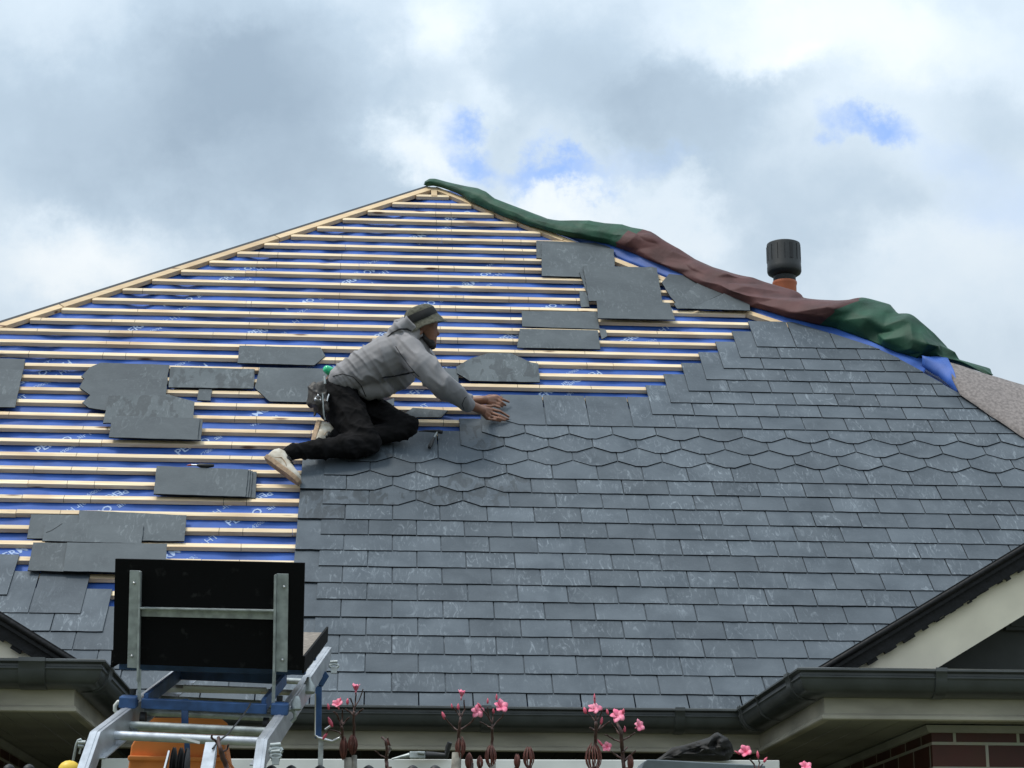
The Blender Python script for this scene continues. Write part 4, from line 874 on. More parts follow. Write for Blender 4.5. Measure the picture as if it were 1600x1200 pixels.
# ================================================================ FENCE RAIL, FINIALS, CLOTH, ROLL, TOOL in the shade under the eaves
dF = 8.4
wf = empty('white_fence', (cp(830, 1200, dF).x, cp(830, 1200, dF).y, 0), label='white painted rail of the fence under the eaves', cat='fence')
b = MB(); p, q = cp(160, 1187 + 7, dF), cp(1217, 1190 + 7, dF); b.bar(p, q, .05, .042, (0, 0, 1)); obj('rail', b, M['white'], wf, bevel=.003)
b = MB(); b.bar(p + Vector((0, .005, -.028)), q + Vector((0, .005, -.028)), .035, .014, (0, 0, 1)); obj('rail', b, M['white'], wf)
for i in range(8):
    c = p.lerp(q, (i + .02) / 7.05); b = MB(); b.box((c.x, c.y + .01, (c.z - .04) / 2), (.07, .045, c.z - .04)); obj('post', b, M['white'], wf)
for i, (x, lb) in enumerate([(14, 'leftmost black iron fence ball at the lower left corner'), (45, 'second black iron fence ball from the left corner'), (424, 'black iron fence ball just right of the hoist rail'), (455, 'black iron fence ball left of the grey strut'), (500, 'black iron fence ball in front of the grey strut'), (576, 'black iron fence ball left of the dry twiggy plant'), (645, 'black iron fence ball below the grey power tool'), (680, 'black iron fence ball right of the grey power tool')]):
    c = cp(x, 1204.5 if x > 100 else 1203, 6.1); b = MB(); b.lathe([(.006, -.06), (.010, -.03), (.008, -.024), (.015, -.014), (.0185, -.002), (.016, .008), (.009, .014), (.002, .017)], c, n=16); b.tube([c + Vector((0, 0, -.05)), Vector((c.x, c.y, 0))], .007, 8)
    obj('fence_finial', b, M['rubber'], smooth=50, label=lb, cat='finial', group='black iron fence posts with ball tops')
# dark cloth bundle
pts = [(1022, 1189), (1034, 1181), (1050, 1168), (1070, 1164), (1092, 1157), (1108, 1152), (1116, 1146), (1121, 1144), (1128, 1148), (1137, 1153), (1144, 1163), (1147, 1176), (1139, 1188), (1127, 1189)]
def drape(name, pts, d, thick, m, seed, **kw):
    c = (sum(p[0] for p in pts) / len(pts), sum(p[1] for p in pts) / len(pts) + 3); mb = MB(); vs = []; R_ = 9; pp = []
    for i in range(len(pts)):
        for k in range(4): a, b_ = pts[i], pts[(i + 1) % len(pts)]; pp.append((a[0] + (b_[0] - a[0]) * k / 4, a[1] + (b_[1] - a[1]) * k / 4))
    n = len(pp)
    for side in (1, -1):
        for r in range(R_ + 1):
            f = r / R_
            for i, (x, y) in enumerate(pp):
                X, Y = c[0] + (x - c[0]) * (1 - f), c[1] + (y - c[1]) * (1 - f); nn = noise.noise(Vector((X * .09 + seed, Y * .13, side))); n3 = 1 - abs(noise.noise(Vector((X * .06 + Y * .05, Y * .03 - X * .02, seed)))) * 3
                vs.append(cp(X, Y, d - side * thick * (math.sqrt(f) * (1 + .7 * nn + .5 * n3))))
    k_ = (R_ + 1) * n; fs = []
    for s in (0, 1):
        for r in range(R_):
            for i in range(n): q = (s * k_ + r * n + i, s * k_ + r * n + (i + 1) % n, s * k_ + (r + 1) * n + (i + 1) % n, s * k_ + (r + 1) * n + i); fs.append(q if s == 0 else q[::-1])
    mb.add(vs, fs); me = mb.mesh(name); bm = bmesh.new(); bm.from_mesh(me); bmesh.ops.remove_doubles(bm, verts=bm.verts, dist=.0006); bm.to_mesh(me); bm.free()
    return obj(name, me, M[m], smooth=50, **kw)
drape('cloth_bundle', pts, 8.35, .05, 'cloth', 3, label='dark crumpled cloth bundle lying on the white fence rail', cat='cloth')
b = MB(); b.prism([cp(1006, 1190, 8.0), cp(1012, 1186.5, 8.0), cp(1030, 1187, 8.0), cp(1196, 1196, 8.0), cp(1196, 1206, 8.0), cp(1000, 1206, 8.0)], (0, .18, 0)); obj('grey_sheeting', b, mat('grey_sheet', (.16, .19, .21), .45, bump=.5, bscale=14, bdist=.01), label='flat folded bluish grey sheeting in front of the white rail', cat='sheeting', bevel=.004)
tl = empty('power_tool', cp(645, 1186, 8.38), label='grey and black power tool lying on the white rail between two plants', cat='power tool')
b = MB(); b.bar(cp(640, 1180, 8.36), cp(665, 1180, 8.36), .03, .028, (0, 0, 1)); b.bar(cp(652, 1176, 8.345), cp(664, 1177, 8.345), .02, .012, (0, 0, 1)); obj('body', b, M['galv'], tl, bevel=.004)
b = MB(); b.tube([cp(640, 1180, 8.36), cp(628, 1182.5, 8.36), cp(612, 1186, 8.36)], [.010, .007, .003], 8); obj('blade_guard', b, M['galv'], tl, smooth=60)
b = MB(); b.tube([cp(666, 1180, 8.36), cp(680, 1180, 8.36), cp(697, 1181, 8.36), (cp(700, 1168, 8.36)), cp(703, 1160, 8.36)], [.016, .013, .013, .011, .010], 10); obj('handle', b, M['rubber'], tl, smooth=60)

# ================================================================ FRANGIPANI PLANTS
rf_ = random.Random(21)
def flower(root, x, y, d, s=.016, face=None, openn=.6):
    """five overlapping petals on a short tube"""
    c = cp(x, y, d); ax = (face or Vector((rf_.uniform(-.5, .5), -.7, rf_.uniform(.2, .9)))).normalized(); px = ax.orthogonal().normalized(); py = ax.cross(px); b = MB(); r0 = rf_.random() * 6
    for k in range(5):
        a = r0 + k * 2 * math.pi / 5; rd_ = px * math.cos(a) + py * math.sin(a); tg = ax.cross(rd_); L_ = s * rf_.uniform(1.25, 1.6); vs = []; n = 6
        for i in range(n + 1):
            t = i / n; w = s * .52 * math.sin(math.pi * min(1, (t * .86 + .1))) ** .7
            rr_ = L_ * t * (.35 + .65 * openn) ; zz_ = L_ * (t * (1 - openn) * .9 + .25 * math.sin(t * 2.2)) - L_ * .25 * t * t * openn
            for q in (-1, 0, 1): vs.append(c + rd_ * rr_ + ax * (zz_ + (.10 * s if q else 0) + .12 * s * q) + tg * (w * q + .15 * s * t))
        b.add(vs, [(i * 3 + q, i * 3 + q + 1, i * 3 + q + 4, i * 3 + q + 3) for i in range(n) for q in (0, 1)])
    b.tube([c - ax * s * .9, c + ax * s * .1], [s * .12, s * .22], 6)
    o = obj('flower', b, M['pink'], root, smooth=180); m_ = o.modifiers.new('s', 'SOLIDIFY'); m_.thickness = .0012
def bud(root, x, y, d, ang, l=.022, w=.0045):
    c = cp(x, y, d); v = Vector((math.sin(ang), -.1, math.cos(ang))); b = MB(); b.tube([c - v * l * .5, c - v * l * .2, c + v * l * .15, c + v * l * .5], [w * .5, w, w * .9, w * .15], 8); obj('bud', b, M['bud'], root, smooth=180)
def branch(root, pts, d, r, m='stem', nm='branch'):
    P = [cp(x, y, d + .02 * math.sin(i * 1.7)) for i, (x, y) in enumerate(pts)]
    Q = []; 
    for i in range(len(P) - 1):
        for k in range(3): Q.append(P[i].lerp(P[i + 1], k / 3) + Vector((rf_.uniform(-1, 1), 0, rf_.uniform(-1, 1))) * .0012)
    Q.append(P[-1]); n = len(Q); ra, rb_ = (r if isinstance(r, tuple) else (r, r * .75))
    b = MB(); b.tube(Q, [.82 * (ra + (rb_ - ra) * i / (n - 1)) * rf_.uniform(.88, 1.15) for i in range(n)], 8); obj(nm, b, M[m], root, smooth=180)
def podc(root, x, y, d, w, h):
    """a bundle of long drooping leaf blades curled in around the stem"""
    b = MB(); c = cp(x, y, d); s = d / F; W_, H_ = w * s / 2 * .88, h * s
    for k in range(17):
        a = 2 * math.pi * k / 17 + rf_.uniform(-.1, .1); g = rf_.uniform(.75, 1.08); tw = rf_.uniform(.05, .35)
        P = []
        for t in (0, .12, .3, .5, .7, .88, 1): aa = a + tw * t; rr_ = W_ * g * math.sin(math.pi * (t * .9 + .06)) ** .75; P.append(c + Vector((math.cos(aa) * rr_, math.sin(aa) * rr_, H_ * (.5 - t) * g)))
        b.tube(P, [.0006, .0013, .0017, .0018, .0017, .0012, .0006], 5)
    obj('leaf_bundle', b, M['pod'], root, smooth=180)
def plant(x, d, label):
    c = cp(x, 1200, d); return empty('frangipani_plant', (c.x, c.y, 0), label=label, cat='plant', group='flowering frangipani plants in front of the eaves')
def trunk(root, x, y, d, r, m='trunk'):
    p = cp(x, y, d); o = root.location if hasattr(root, 'location') else p; b = MB(); g = Vector((WORLDM[root.name].translation.x, p.y, 0))
    P = [p.lerp(g, t) + Vector((math.sin(t * 9 + x) * .012, 0, 0)) for t in (0, .05, .12, .25, .5, .75, 1)]; b.tube(P, [r, r * 1.1, r * 1.15, r * 1.25, r * 1.4, r * 1.6, r * 1.9], 10); obj('trunk', b, M[m], root, smooth=180)
d = 6.5
p1 = plant(545, d, 'two-stemmed frangipani with pink flowers beside the blue strut of the hoist')
branch(p1, [(538, 1178), (536, 1160), (535, 1142), (534, 1135)], d, .0062); branch(p1, [(534, 1136), (531, 1126), (526, 1116), (521, 1112)], d, .004); branch(p1, [(534, 1134), (535, 1122), (535, 1108)], d, .0036); branch(p1, [(534, 1133), (540, 1127), (546, 1121)], d, .0035); branch(p1, [(535, 1150), (530, 1144), (522, 1141), (514, 1141), (509, 1148)], d, .003)
branch(p1, [(553, 1176), (553, 1150), (553, 1128), (553, 1112)], d, (.0058, .0050)); branch(p1, [(553, 1118), (547, 1112), (540, 1108)], d, .004); branch(p1, [(553, 1116), (552, 1104), (548, 1092), (546, 1091)], d, .003); branch(p1, [(554, 1110), (556, 1094), (556, 1082)], d, .003); branch(p1, [(555, 1104), (561, 1094), (566, 1080), (567, 1077)], d, .0025); branch(p1, [(554, 1118), (561, 1113), (567, 1108)], d, .004)
flower(p1, 528, 1103, d, .018, Vector((-.2, -.8, .6)), .5); flower(p1, 556, 1079, d, .015, Vector((0, -.35, 1)), .25)
bud(p1, 513, 1104, d, -.2, .02); bud(p1, 516, 1128, d, -.45, .034, .006); bud(p1, 508, 1150, d, .6, .026); bud(p1, 543, 1096, d, 0, .02); bud(p1, 532, 1094, d, 0, .018, .003)
podc(p1, 537, 1169, d, 13, 36); podc(p1, 551, 1164, d, 17, 30); trunk(p1, 541, 1184, d, .014); trunk(p1, 553, 1180, d, .0085)
p2 = plant(604, d, 'small dry twiggy frangipani with no flowers, second from the hoist')
branch(p2, [(604, 1200), (604, 1188), (605, 1172), (603, 1158), (597, 1152)], d, (.0075, .004)); branch(p2, [(605, 1176), (609, 1165), (606, 1153)], d, .004); branch(p2, [(603, 1184), (594, 1180), (586, 1173)], d, .0025); branch(p2, [(605, 1180), (612, 1170), (608, 1166)], d, .003, 'trunk'); podc(p2, 605, 1160, d, 7, 12); trunk(p2, 604, 1198, d, .008, 'stem')
p3 = plant(715, d, 'tall frangipani with a forked top and two pink flowers left of centre')
branch(p3, [(716, 1190), (716, 1160), (717, 1142), (719, 1125), (721, 1119)], d, (.0065, .0045)); branch(p3, [(716, 1142), (708, 1136), (700, 1128), (695, 1120)], d, .0034); branch(p3, [(720, 1121), (714, 1113), (708, 1105)], d, .0032); branch(p3, [(721, 1120), (726, 1108), (725, 1094)], d, .003); branch(p3, [(717, 1141), (728, 1135), (738, 1127), (742, 1121)], d, .0038); branch(p3, [(719, 1119), (717, 1108)], d, .0024)
flower(p3, 721, 1088, d, .014, Vector((.1, -.4, 1)), .25); flower(p3, 746, 1112, d, .017, Vector((.1, -1, .15)), .95); bud(p3, 693, 1118, d, -.4, .026, .0055); bud(p3, 716, 1104, d, 0, .02); bud(p3, 706, 1103, d, -.2, .016, .003)
podc(p3, 719, 1168, d, 20, 34); podc(p3, 732, 1190, d, 14, 26); trunk(p3, 713, 1176, d, .015); trunk(p3, 730, 1192, d, .009, 'stem')
p4 = plant(768, d, 'single-stemmed frangipani with a smooth dark red stem and one pink flower')
branch(p4, [(768, 1180), (769, 1160), (769, 1142), (769, 1138)], d, (.0056, .0048)); branch(p4, [(769, 1138), (768, 1128), (762, 1118), (752, 1107)], d, .0034); branch(p4, [(768, 1130), (764, 1118), (762, 1104)], d, .003); branch(p4, [(770, 1136), (776, 1128), (784, 1122), (787, 1114)], d, .003); branch(p4, [(769, 1130), (771, 1118), (769, 1112)], d, .0026); branch(p4, [(769, 1138), (761, 1134), (750, 1128)], d, .0028)
flower(p4, 782, 1106, d, .020, Vector((.2, -.9, .5)), .7); bud(p4, 776, 1089, d, 0, .02, .0035); bud(p4, 762, 1095, d, 0, .018, .0032); bud(p4, 749, 1102, d, -.7, .02, .004); bud(p4, 771, 1111, d, -.1, .016)
podc(p4, 767, 1182, d, 19, 34); podc(p4, 750, 1192, d, 12, 22); trunk(p4, 767, 1192, d, .010)
p5 = plant(812, d, 'pair of reddish leaf bundles without flowers, right of centre'); podc(p5, 808, 1190, d, 11, 24); podc(p5, 826, 1184, d, 19, 34); trunk(p5, 810, 1198, d, .007, 'stem'); trunk(p5, 826, 1196, d, .008, 'stem')
p6 = plant(928, d, 'frangipani with a star-shaped pink flower, left one of the pair near the cloth bundle')
branch(p6, [(929, 1180), (930, 1160), (931, 1146), (931, 1128)], d, (.0065, .006)); branch(p6, [(931, 1142), (925, 1139), (922, 1137)], d, .004); branch(p6, [(932, 1142), (944, 1134), (953, 1127)], d, .0036); branch(p6, [(931, 1128), (924, 1119), (917, 1113)], d, .0028); branch(p6, [(931, 1127), (937, 1120), (941, 1110)], d, .0028); branch(p6, [(931, 1127), (931, 1108), (929, 1090)], d, .0028); branch(p6, [(935, 1140), (939, 1132)], d, .003)
flower(p6, 929, 1109, d, .018, Vector((-.1, -.9, .6)), .8); bud(p6, 929, 1091, d, -.05, .03, .0035); bud(p6, 914, 1110, d, -.3, .022, .006); bud(p6, 940, 1126, d, .15, .024, .0045); bud(p6, 949, 1112, d, -.2, .018, .004)
podc(p6, 927, 1184, d, 28, 44); trunk(p6, 926, 1198, d, .011, 'stem')
p7 = plant(970, d, 'tallest frangipani of the right pair with three pink flowers')
branch(p7, [(975, 1200), (973, 1180), (972, 1160), (970, 1142), (966, 1134), (964, 1130)], d, (.008, .005)); branch(p7, [(970, 1150), (960, 1137), (955, 1130)], d, .0032); branch(p7, [(972, 1160), (960, 1156), (950, 1150), (945, 1148)], d, .0034); branch(p7, [(974, 1156), (983, 1151), (992, 1145)], d, .0034); branch(p7, [(972, 1186), (962, 1180), (955, 1174)], d, .0038); branch(p7, [(976, 1188), (986, 1180), (993, 1173)], d, .0042); branch(p7, [(973, 1176), (980, 1168)], d, .004); branch(p7, [(971, 1150), (974, 1140), (975, 1136)], d, .0028)
flower(p7, 965, 1120, d, .020, Vector((0, -.9, .5)), .85); flower(p7, 997, 1135, d, .017, Vector((.5, -.8, .3)), .7); flower(p7, 949, 1168, d, .015, Vector((-.3, -.9, .2)), .6); bud(p7, 974, 1111, d, .1, .016); bud(p7, 938, 1161, d, -.7, .03, .004); bud(p7, 976, 1139, d, 0, .02, .0042); podc(p7, 985, 1192, d, 10, 24); trunk(p7, 975, 1199, d, .010, 'stem')
p8 = plant(1175, d, 'small frangipani with pink flowers below the right gutter corner')
branch(p8, [(1182, 1204), (1178, 1194), (1171, 1186)], d, .0038); branch(p8, [(1184, 1204), (1187, 1192), (1185, 1186)], d, .003); branch(p8, [(1184, 1202), (1192, 1194)], d, .003); flower(p8, 1165, 1176, d, .019, Vector((-.2, -.9, .4)), .6); bud(p8, 1152, 1176, d, -1.0, .022, .003); bud(p8, 1184, 1179, d, -.1, .024, .0045); bud(p8, 1196, 1187, d, .6, .02, .0045); trunk(p8, 1184, 1203, d, .007, 'stem')
p9 = plant(1256, d, 'pink frangipani flower just showing at the bottom edge under the brick corner'); flower(p9, 1258, 1200, d, .018, Vector((0, -.8, .6)), .6); trunk(p9, 1258, 1207, d, .005, 'stem')
p10 = plant(350, 4.45, 'bare dark frangipani twig in front of the orange hopper')
branch(p10, [(357, 1215), (353, 1196), (347, 1180), (344, 1170), (341, 1158), (341, 1152)], 4.45, (.0075, .0045)); branch(p10, [(344, 1167), (337, 1159), (331, 1152), (331, 1148)], 4.45, .0034); branch(p10, [(348, 1176), (355, 1170), (357, 1163)], 4.45, .0032); trunk(p10, 357, 1213, 4.45, .008, 'stem')
# ================================================================ THE ROOFER
from mathutils.bvhtree import BVHTree
def P_(x, y, d): return cp(x, y, d)
def cap(mb, p, q, r1, r2, n=18, sq=None):
    """tapered capsule"""
    p, q = Vector(p), Vector(q); pts = []; rs_ = []; ax = (q - p); L_ = ax.length; ax = ax / max(L_, 1e-6)
    for a in (-90, -60, -30): pts.append(p + ax * (r1 * math.sin(RAD(a)))); rs_.append(max(.0005, r1 * math.cos(RAD(a))))
    for t in (0, .33, .66, 1): pts.append(p + ax * L_ * t); rs_.append(r1 + (r2 - r1) * t)
    for a in (30, 60, 90): pts.append(q + ax * (r2 * math.sin(RAD(a)))); rs_.append(max(.0005, r2 * math.cos(RAD(a))))
    mb.tube(pts, rs_, n)
def chain(mb, pts):
    for (p, r), (q, s) in zip(pts, pts[1:]): cap(mb, p, q, r, s)
def fuse(name, mb, voxel, smooth=4, wr=None, fac=.5):
    """weld overlapping solids into one continuous skin, then smooth and crease it"""
    me = mb.mesh(name); o = bpy.data.objects.new('tmp', me); C.objects.link(o)
    m = o.modifiers.new('r', 'REMESH'); m.mode = 'VOXEL'; m.voxel_size = voxel
    s = o.modifiers.new('s', 'SMOOTH'); s.factor = fac; s.iterations = smooth
    ev = o.evaluated_get(bpy.context.evaluated_depsgraph_get()); r = bpy.data.meshes.new_from_object(ev); r.name = name
    bpy.data.objects.remove(o)
    r.materials.clear()
    if wr:
        nn = [v.normal.copy() for v in r.vertices]
        for v, n in zip(r.vertices, nn): v.co = v.co + n * wr(v.co)
    return r
def rdg(p, f, sh=1.0):
    return (1 - min(1, abs(noise.noise(p * f)) * 4)) ** 1.5 * sh
man = empty('person', RM @ onroof(545, 690, 0), label='roofer in grey hooded jacket, black trousers and bucket hat kneeling and fitting a slate', cat='person')
# joints
HR_, HLf = P_(534, 622, 11.78), P_(540, 615, 12.02)
KR_, KLf = P_(574, 690, 11.56), P_(636, 664, 11.72)
AR, AL = P_(455, 707, 11.42), P_(512, 684, 11.62)
SR, SL_ = P_(642, 549, 11.66), P_(648, 539, 12.0)
ER, EL = P_(690, 599, 11.60), P_(690, 608, 12.08)
WR, WL = P_(733, 632, 11.83), P_(735, 627, 12.10)
CH = P_(612, 560, 11.85); PV = P_(532, 608, 11.9); WA = P_(570, 584, 11.88)
HD = P_(659, 508, 11.80); NK = P_(643, 528, 11.82)
# --- body: head, neck, trunk, limbs and both hands as one surface
b = MB()
cap(b, PV, WA, .11, .105); cap(b, WA, CH, .105, .115); cap(b, CH, P_(634, 542, 11.83), .115, .09); cap(b, P_(634, 540, 11.83), P_(655, 515, 11.80), .052, .052)
for pts in ([(SR, .05), (ER, .042), (WR, .030)], [(SL_, .05), (EL, .042), (WL, .030)], [(P_(532, 626, 11.78), .08), (P_(548, 655, 11.70), .075), (P_(572, 691, 11.58), .045), (P_(545, 697, 11.54), .045), (P_(505, 702, 11.49), .038), (P_(472, 705, 11.45), .030)], [(P_(545, 618, 12.02), .075), (P_(592, 650, 11.88), .06), (P_(622, 662, 11.77), .045), (P_(632, 666, 11.74), .040), (P_(610, 675, 11.71), .036), (P_(560, 682, 11.69), .036), (P_(524, 684, 11.65), .030)]): chain(b, pts)
u = P_(0, 0, 1) * 0
cap(b, P_(656, 503, 11.80), P_(664, 500, 11.80), .078, .074)                    # skull
cap(b, P_(668, 512, 11.80), P_(671, 532, 11.80), .058, .042)                    # face
cap(b, P_(675, 538, 11.80), P_(665, 535, 11.80), .026, .030)                    # jaw
cap(b, P_(679, 506, 11.80), P_(677, 507, 11.80), .020, .022)                    # brow
cap(b, P_(681, 513, 11.80), P_(685, 521, 11.80), .006, .0085, 10); cap(b, P_(685, 522, 11.80), P_(680, 523, 11.80), .009, .010, 10)   # nose
cap(b, P_(680.5, 528.5, 11.785), P_(680.5, 528.5, 11.815), .008, .008, 10); cap(b, P_(679.5, 532, 11.787), P_(679.5, 532, 11.813), .008, .008, 10)  # lips
b.ball(P_(657, 518, 11.72), (.014, .008, .022), 12)                              # ear
# --- right hand (near): palm down on the slate, fingers pointing right and slightly down
def hand(b, wrist, palm_c, kn, tips, thumb, pr=.026, fr=.0085):
    cap(b, wrist, palm_c, .027, pr)
    for (k, m1, t, rr_) in zip(kn, tips[0], tips[1], (fr, fr * 1.05, fr, fr * .9)):
        cap(b, palm_c.lerp(wrist, .2), k, pr * .62, rr_ * 1.35, 12); cap(b, k, m1, rr_ * 1.15, rr_, 12); cap(b, m1, t, rr_, rr_ * .82, 12)
    cap(b, wrist.lerp(palm_c, .5), thumb[0], pr * .6, fr * 1.3, 12); cap(b, thumb[0], thumb[1], fr * 1.2, fr * 1.05, 12); cap(b, thumb[1], thumb[2], fr * 1.05, fr * .85, 12)
def hs(x, y, h): return RM @ onroof(x, y, h)
hand(b, WR, P_(753, 641, 11.90),
     [hs(769, 640, .040), hs(767, 645, .036), hs(765, 650, .032), hs(761, 654, .030)],
     [[hs(782, 643, .036), hs(781, 649.5, .034), hs(778, 653.5, .030), hs(772, 656, .026)], [hs(795, 651, .010), hs(794, 655, .010), hs(789, 656.8, .010), hs(782, 658, .010)]],
     [hs(762, 635, .05), hs(772, 634, .03), hs(781, 637, .014)])
# left hand (behind): edge of the palm on the slate head, thumb and fingers out to the right
hand(b, WL, P_(757, 625, 12.08),
     [hs(777, 620, .050), hs(776, 624, .042), hs(773, 629, .034), hs(769, 632, .028)],
     [[hs(785, 624, .040), hs(784, 629, .032), hs(780, 632, .026), hs(775, 634.5, .022)], [hs(795, 628, .016), hs(790, 633, .012), hs(785, 635, .010), hs(779, 636.5, .010)]],
     [hs(765, 619, .06), hs(775, 618.5, .05), hs(784, 621, .035)])
me = fuse('body', b, .0042, 3, None, .45)
body = obj('body', me, M['skin'], man, smooth=180)
bmesh_ = BVHTree.FromPolygons([v.co[:] for v in me.vertices], [p.vertices[:] for p in me.polygons])
# parent-local transform has been applied through matrix_local; the mesh itself is in world coordinates
# --- beard and hair
def patch(bv, name, pts, r, m, off=.0, parent=man):
    mb = MB(); 
    for x, y in pts:
        h = bv.ray_cast(CAM, ray(x, y).normalized())
        if h[0] is not None: mb.ball(h[0] - ray(x, y).normalized() * off, r * random.uniform(.8, 1.2), 8)
    return mb
hb = MB()
cap(hb, P_(674, 534.5, 11.765), P_(676, 540, 11.79), .016, .020, 14); cap(hb, P_(665, 530, 11.752), P_(674, 539, 11.766), .014, .018, 14); cap(hb, P_(661, 522, 11.748), P_(665, 531, 11.75), .009, .014, 12)
cap(hb, P_(674, 534.5, 11.835), P_(676, 540, 11.81), .016, .020, 14); cap(hb, P_(665, 530, 11.848), P_(674, 539, 11.834), .014, .018, 14)
cap(hb, P_(676, 541, 11.79), P_(676, 541, 11.81), .019, .019, 12); cap(hb, P_(681.5, 526, 11.78), P_(681.5, 526, 11.82), .0045, .0045, 10)
cap(hb, P_(647, 514, 11.755), P_(652, 522, 11.752), .022, .014, 14); cap(hb, P_(646, 514, 11.80), P_(648, 524, 11.80), .048, .034, 14)
me = fuse('beard', hb, .004, 2, lambda p: .003 * noise.noise(p * 160)); obj('hair_and_beard', me, M['hair'], man, smooth=180)
eb = MB(); 
for dd in (11.765, 11.835): cap(eb, P_(675.5, 508.5, dd), P_(681, 509, dd + (.012 if dd < 11.8 else -.012)), .0028, .0022, 8)
obj('eyebrows', eb, M['hair'], man, smooth=180)
ew = MB(); 
for dd in (11.772, 11.828): ew.ball(P_(678.3, 512, dd), .0085, 12)
obj('eyes', ew, mat('eye', (.10, .085, .075), .2), man, smooth=180)
# --- hat: soft crown, dark band, sloping brim
upv = (P_(650, 475, 11.8) - P_(667, 515, 11.8)).normalized(); fwv = Vector((RX.x, RX.y, RX.z)); fwv = (fwv - upv * fwv.dot(upv)).normalized(); sdv = upv.cross(fwv)
hc = P_(660.5, 503.5, 11.80); s_ = 11.8 / F
def hatring(prof, n=40, wob=0.0, seed=0, warp=None):
    vs = []; 
    for (rf, rs2, z, fo) in prof:
        for k in range(n):
            a = 2 * math.pi * k / n; q = 1 + wob * noise.noise(Vector((math.cos(a) * 1.6, math.sin(a) * 1.6, z * 30 + seed)))
            zz_ = z + (warp(a, rf) if warp else 0)
            vs.append(hc + fwv * (math.cos(a) * rf * q + fo) + sdv * (math.sin(a) * rs2 * q) + upv * zz_)
    fs = [(i * n + k, i * n + (k + 1) % n, (i + 1) * n + (k + 1) % n, (i + 1) * n + k) for i in range(len(prof) - 1) for k in range(n)]
    return vs, fs, n
mb = MB()
prof = [(.001, .001, .099, -.006), (.03, .027, .098, -.006), (.058, .050, .092, -.006), (.078, .068, .078, -.004), (.089, .078, .060, -.002), (.0935, .082, .040, 0), (.095, .083, .020, 0), (.096, .084, .006, 0)]
vs, fs, n = hatring(prof, 40, .09, 2); mb.add(vs, fs); obj('hat_crown', mb, M['hat'], man, smooth=180)
mb = MB(); vs, fs, n = hatring([(.0900, .079, .061, -.002), (.0925, .081, .055, -.001), (.0955, .084, .044, 0), (.0968, .0852, .032, 0), (.0975, .0862, .018, 0), (.0968, .0855, .014, 0)], 40, .05, 2); mb.add(vs, fs); obj('hat_band', mb, M['hatb'], man, smooth=180)
mb = MB(); wp = lambda a, r: -.012 * math.cos(2 * a) * (r - .09) / .03 + .006 * noise.noise(Vector((math.cos(a) * 2, math.sin(a) * 2, 5)))
vs, fs, n = hatring([(.095, .083, .022, 0), (.099, .088, .008, .001), (.106, .097, -.008, .003), (.114, .106, -.023, .006), (.121, .112, -.034, .009), (.1205, .1115, -.0375, .009), (.110, .102, -.024, .006), (.097, .088, -.002, .001)], 48, .05, 4, wp); mb.add(vs, fs); me = mb.mesh('hat_brim')
obj('hat_brim', me, M['hat'], man, smooth=60)
# --- jacket
jb_ = MB()
chain(jb_, [(P_(536, 592, 11.76), .085), (P_(572, 574, 11.75), .112), (P_(608, 556, 11.74), .120), (P_(632, 546, 11.74), .100)])
chain(jb_, [(P_(538, 586, 12.00), .075), (P_(575, 570, 12.0), .105), (P_(608, 552, 12.0), .112), (P_(636, 540, 11.98), .088)])
cap(jb_, P_(560, 592, 11.85), P_(615, 573, 11.84), .085, .12); cap(jb_, P_(590, 602, 11.84), P_(628, 584, 11.84), .085, .075); cap(jb_, P_(574, 606, 11.78), P_(596, 606, 11.78), .070, .065)
chain(jb_, [(P_(636, 549, 11.70), .088), (P_(660, 571, 11.62), .082), (ER, .070), (P_(712, 617, 11.70), .060), (P_(728, 628.5, 11.79), .046), (P_(732, 631, 11.81), .043)])
chain(jb_, [(SL_, .080), (P_(668, 572, 12.04), .072), (EL, .066), (P_(712, 618, 12.08), .054), (P_(727, 625, 12.09), .045)])
chain(jb_, [(P_(640, 541, 11.80), .070), (P_(655, 540, 11.80), .060), (P_(658, 552, 11.80), .052)])
# hood bunched behind the neck
chain(jb_, [(P_(609, 530, 11.74), .034), (P_(622, 516, 11.74), .042), (P_(636, 504, 11.745), .036), (P_(645, 512, 11.74), .034), (P_(652, 523, 11.735), .028)])
chain(jb_, [(P_(610, 526, 11.86), .036), (P_(624, 511, 11.87), .042), (P_(637, 502, 11.86), .034), (P_(648, 512, 11.87), .032)])
cap(jb_, P_(612, 532, 11.80), P_(634, 514, 11.80), .045, .040)
tq = (P_(612, 556, 11.8) - P_(560, 590, 11.8)).normalized()
def jwr(p):
    q = p * 1.0; a = Vector((q.x * 5, q.y * 4, q.z * 9))
    across = Vector((q.dot(tq) * 13, q.y * 2.5, q.cross(tq).y * 3.5))
    mk = max(0, min(1, .5 + 1.6 * noise.noise(p * 4.5 + Vector((2, 2, 9)))))
    dg = Vector(((p.x * .8 + p.z * .6) * 17, p.y * 2.5, (p.z * .8 - p.x * .6) * 3.0))
    w = .017 * mk * rdg(across, 1.0) + .014 * (1 - mk) * rdg(dg, 1.0) + .010 * noise.noise(p * 7 + Vector((1, 8, 3)))
    return w - .005
jme = fuse('jacket', jb_, .0062, 3, jwr)
jbv = BVHTree.FromPolygons([v.co[:] for v in jme.vertices], [p.vertices[:] for p in jme.polygons])
jk = obj('jacket', jme, M['jacket'], man, smooth=180)
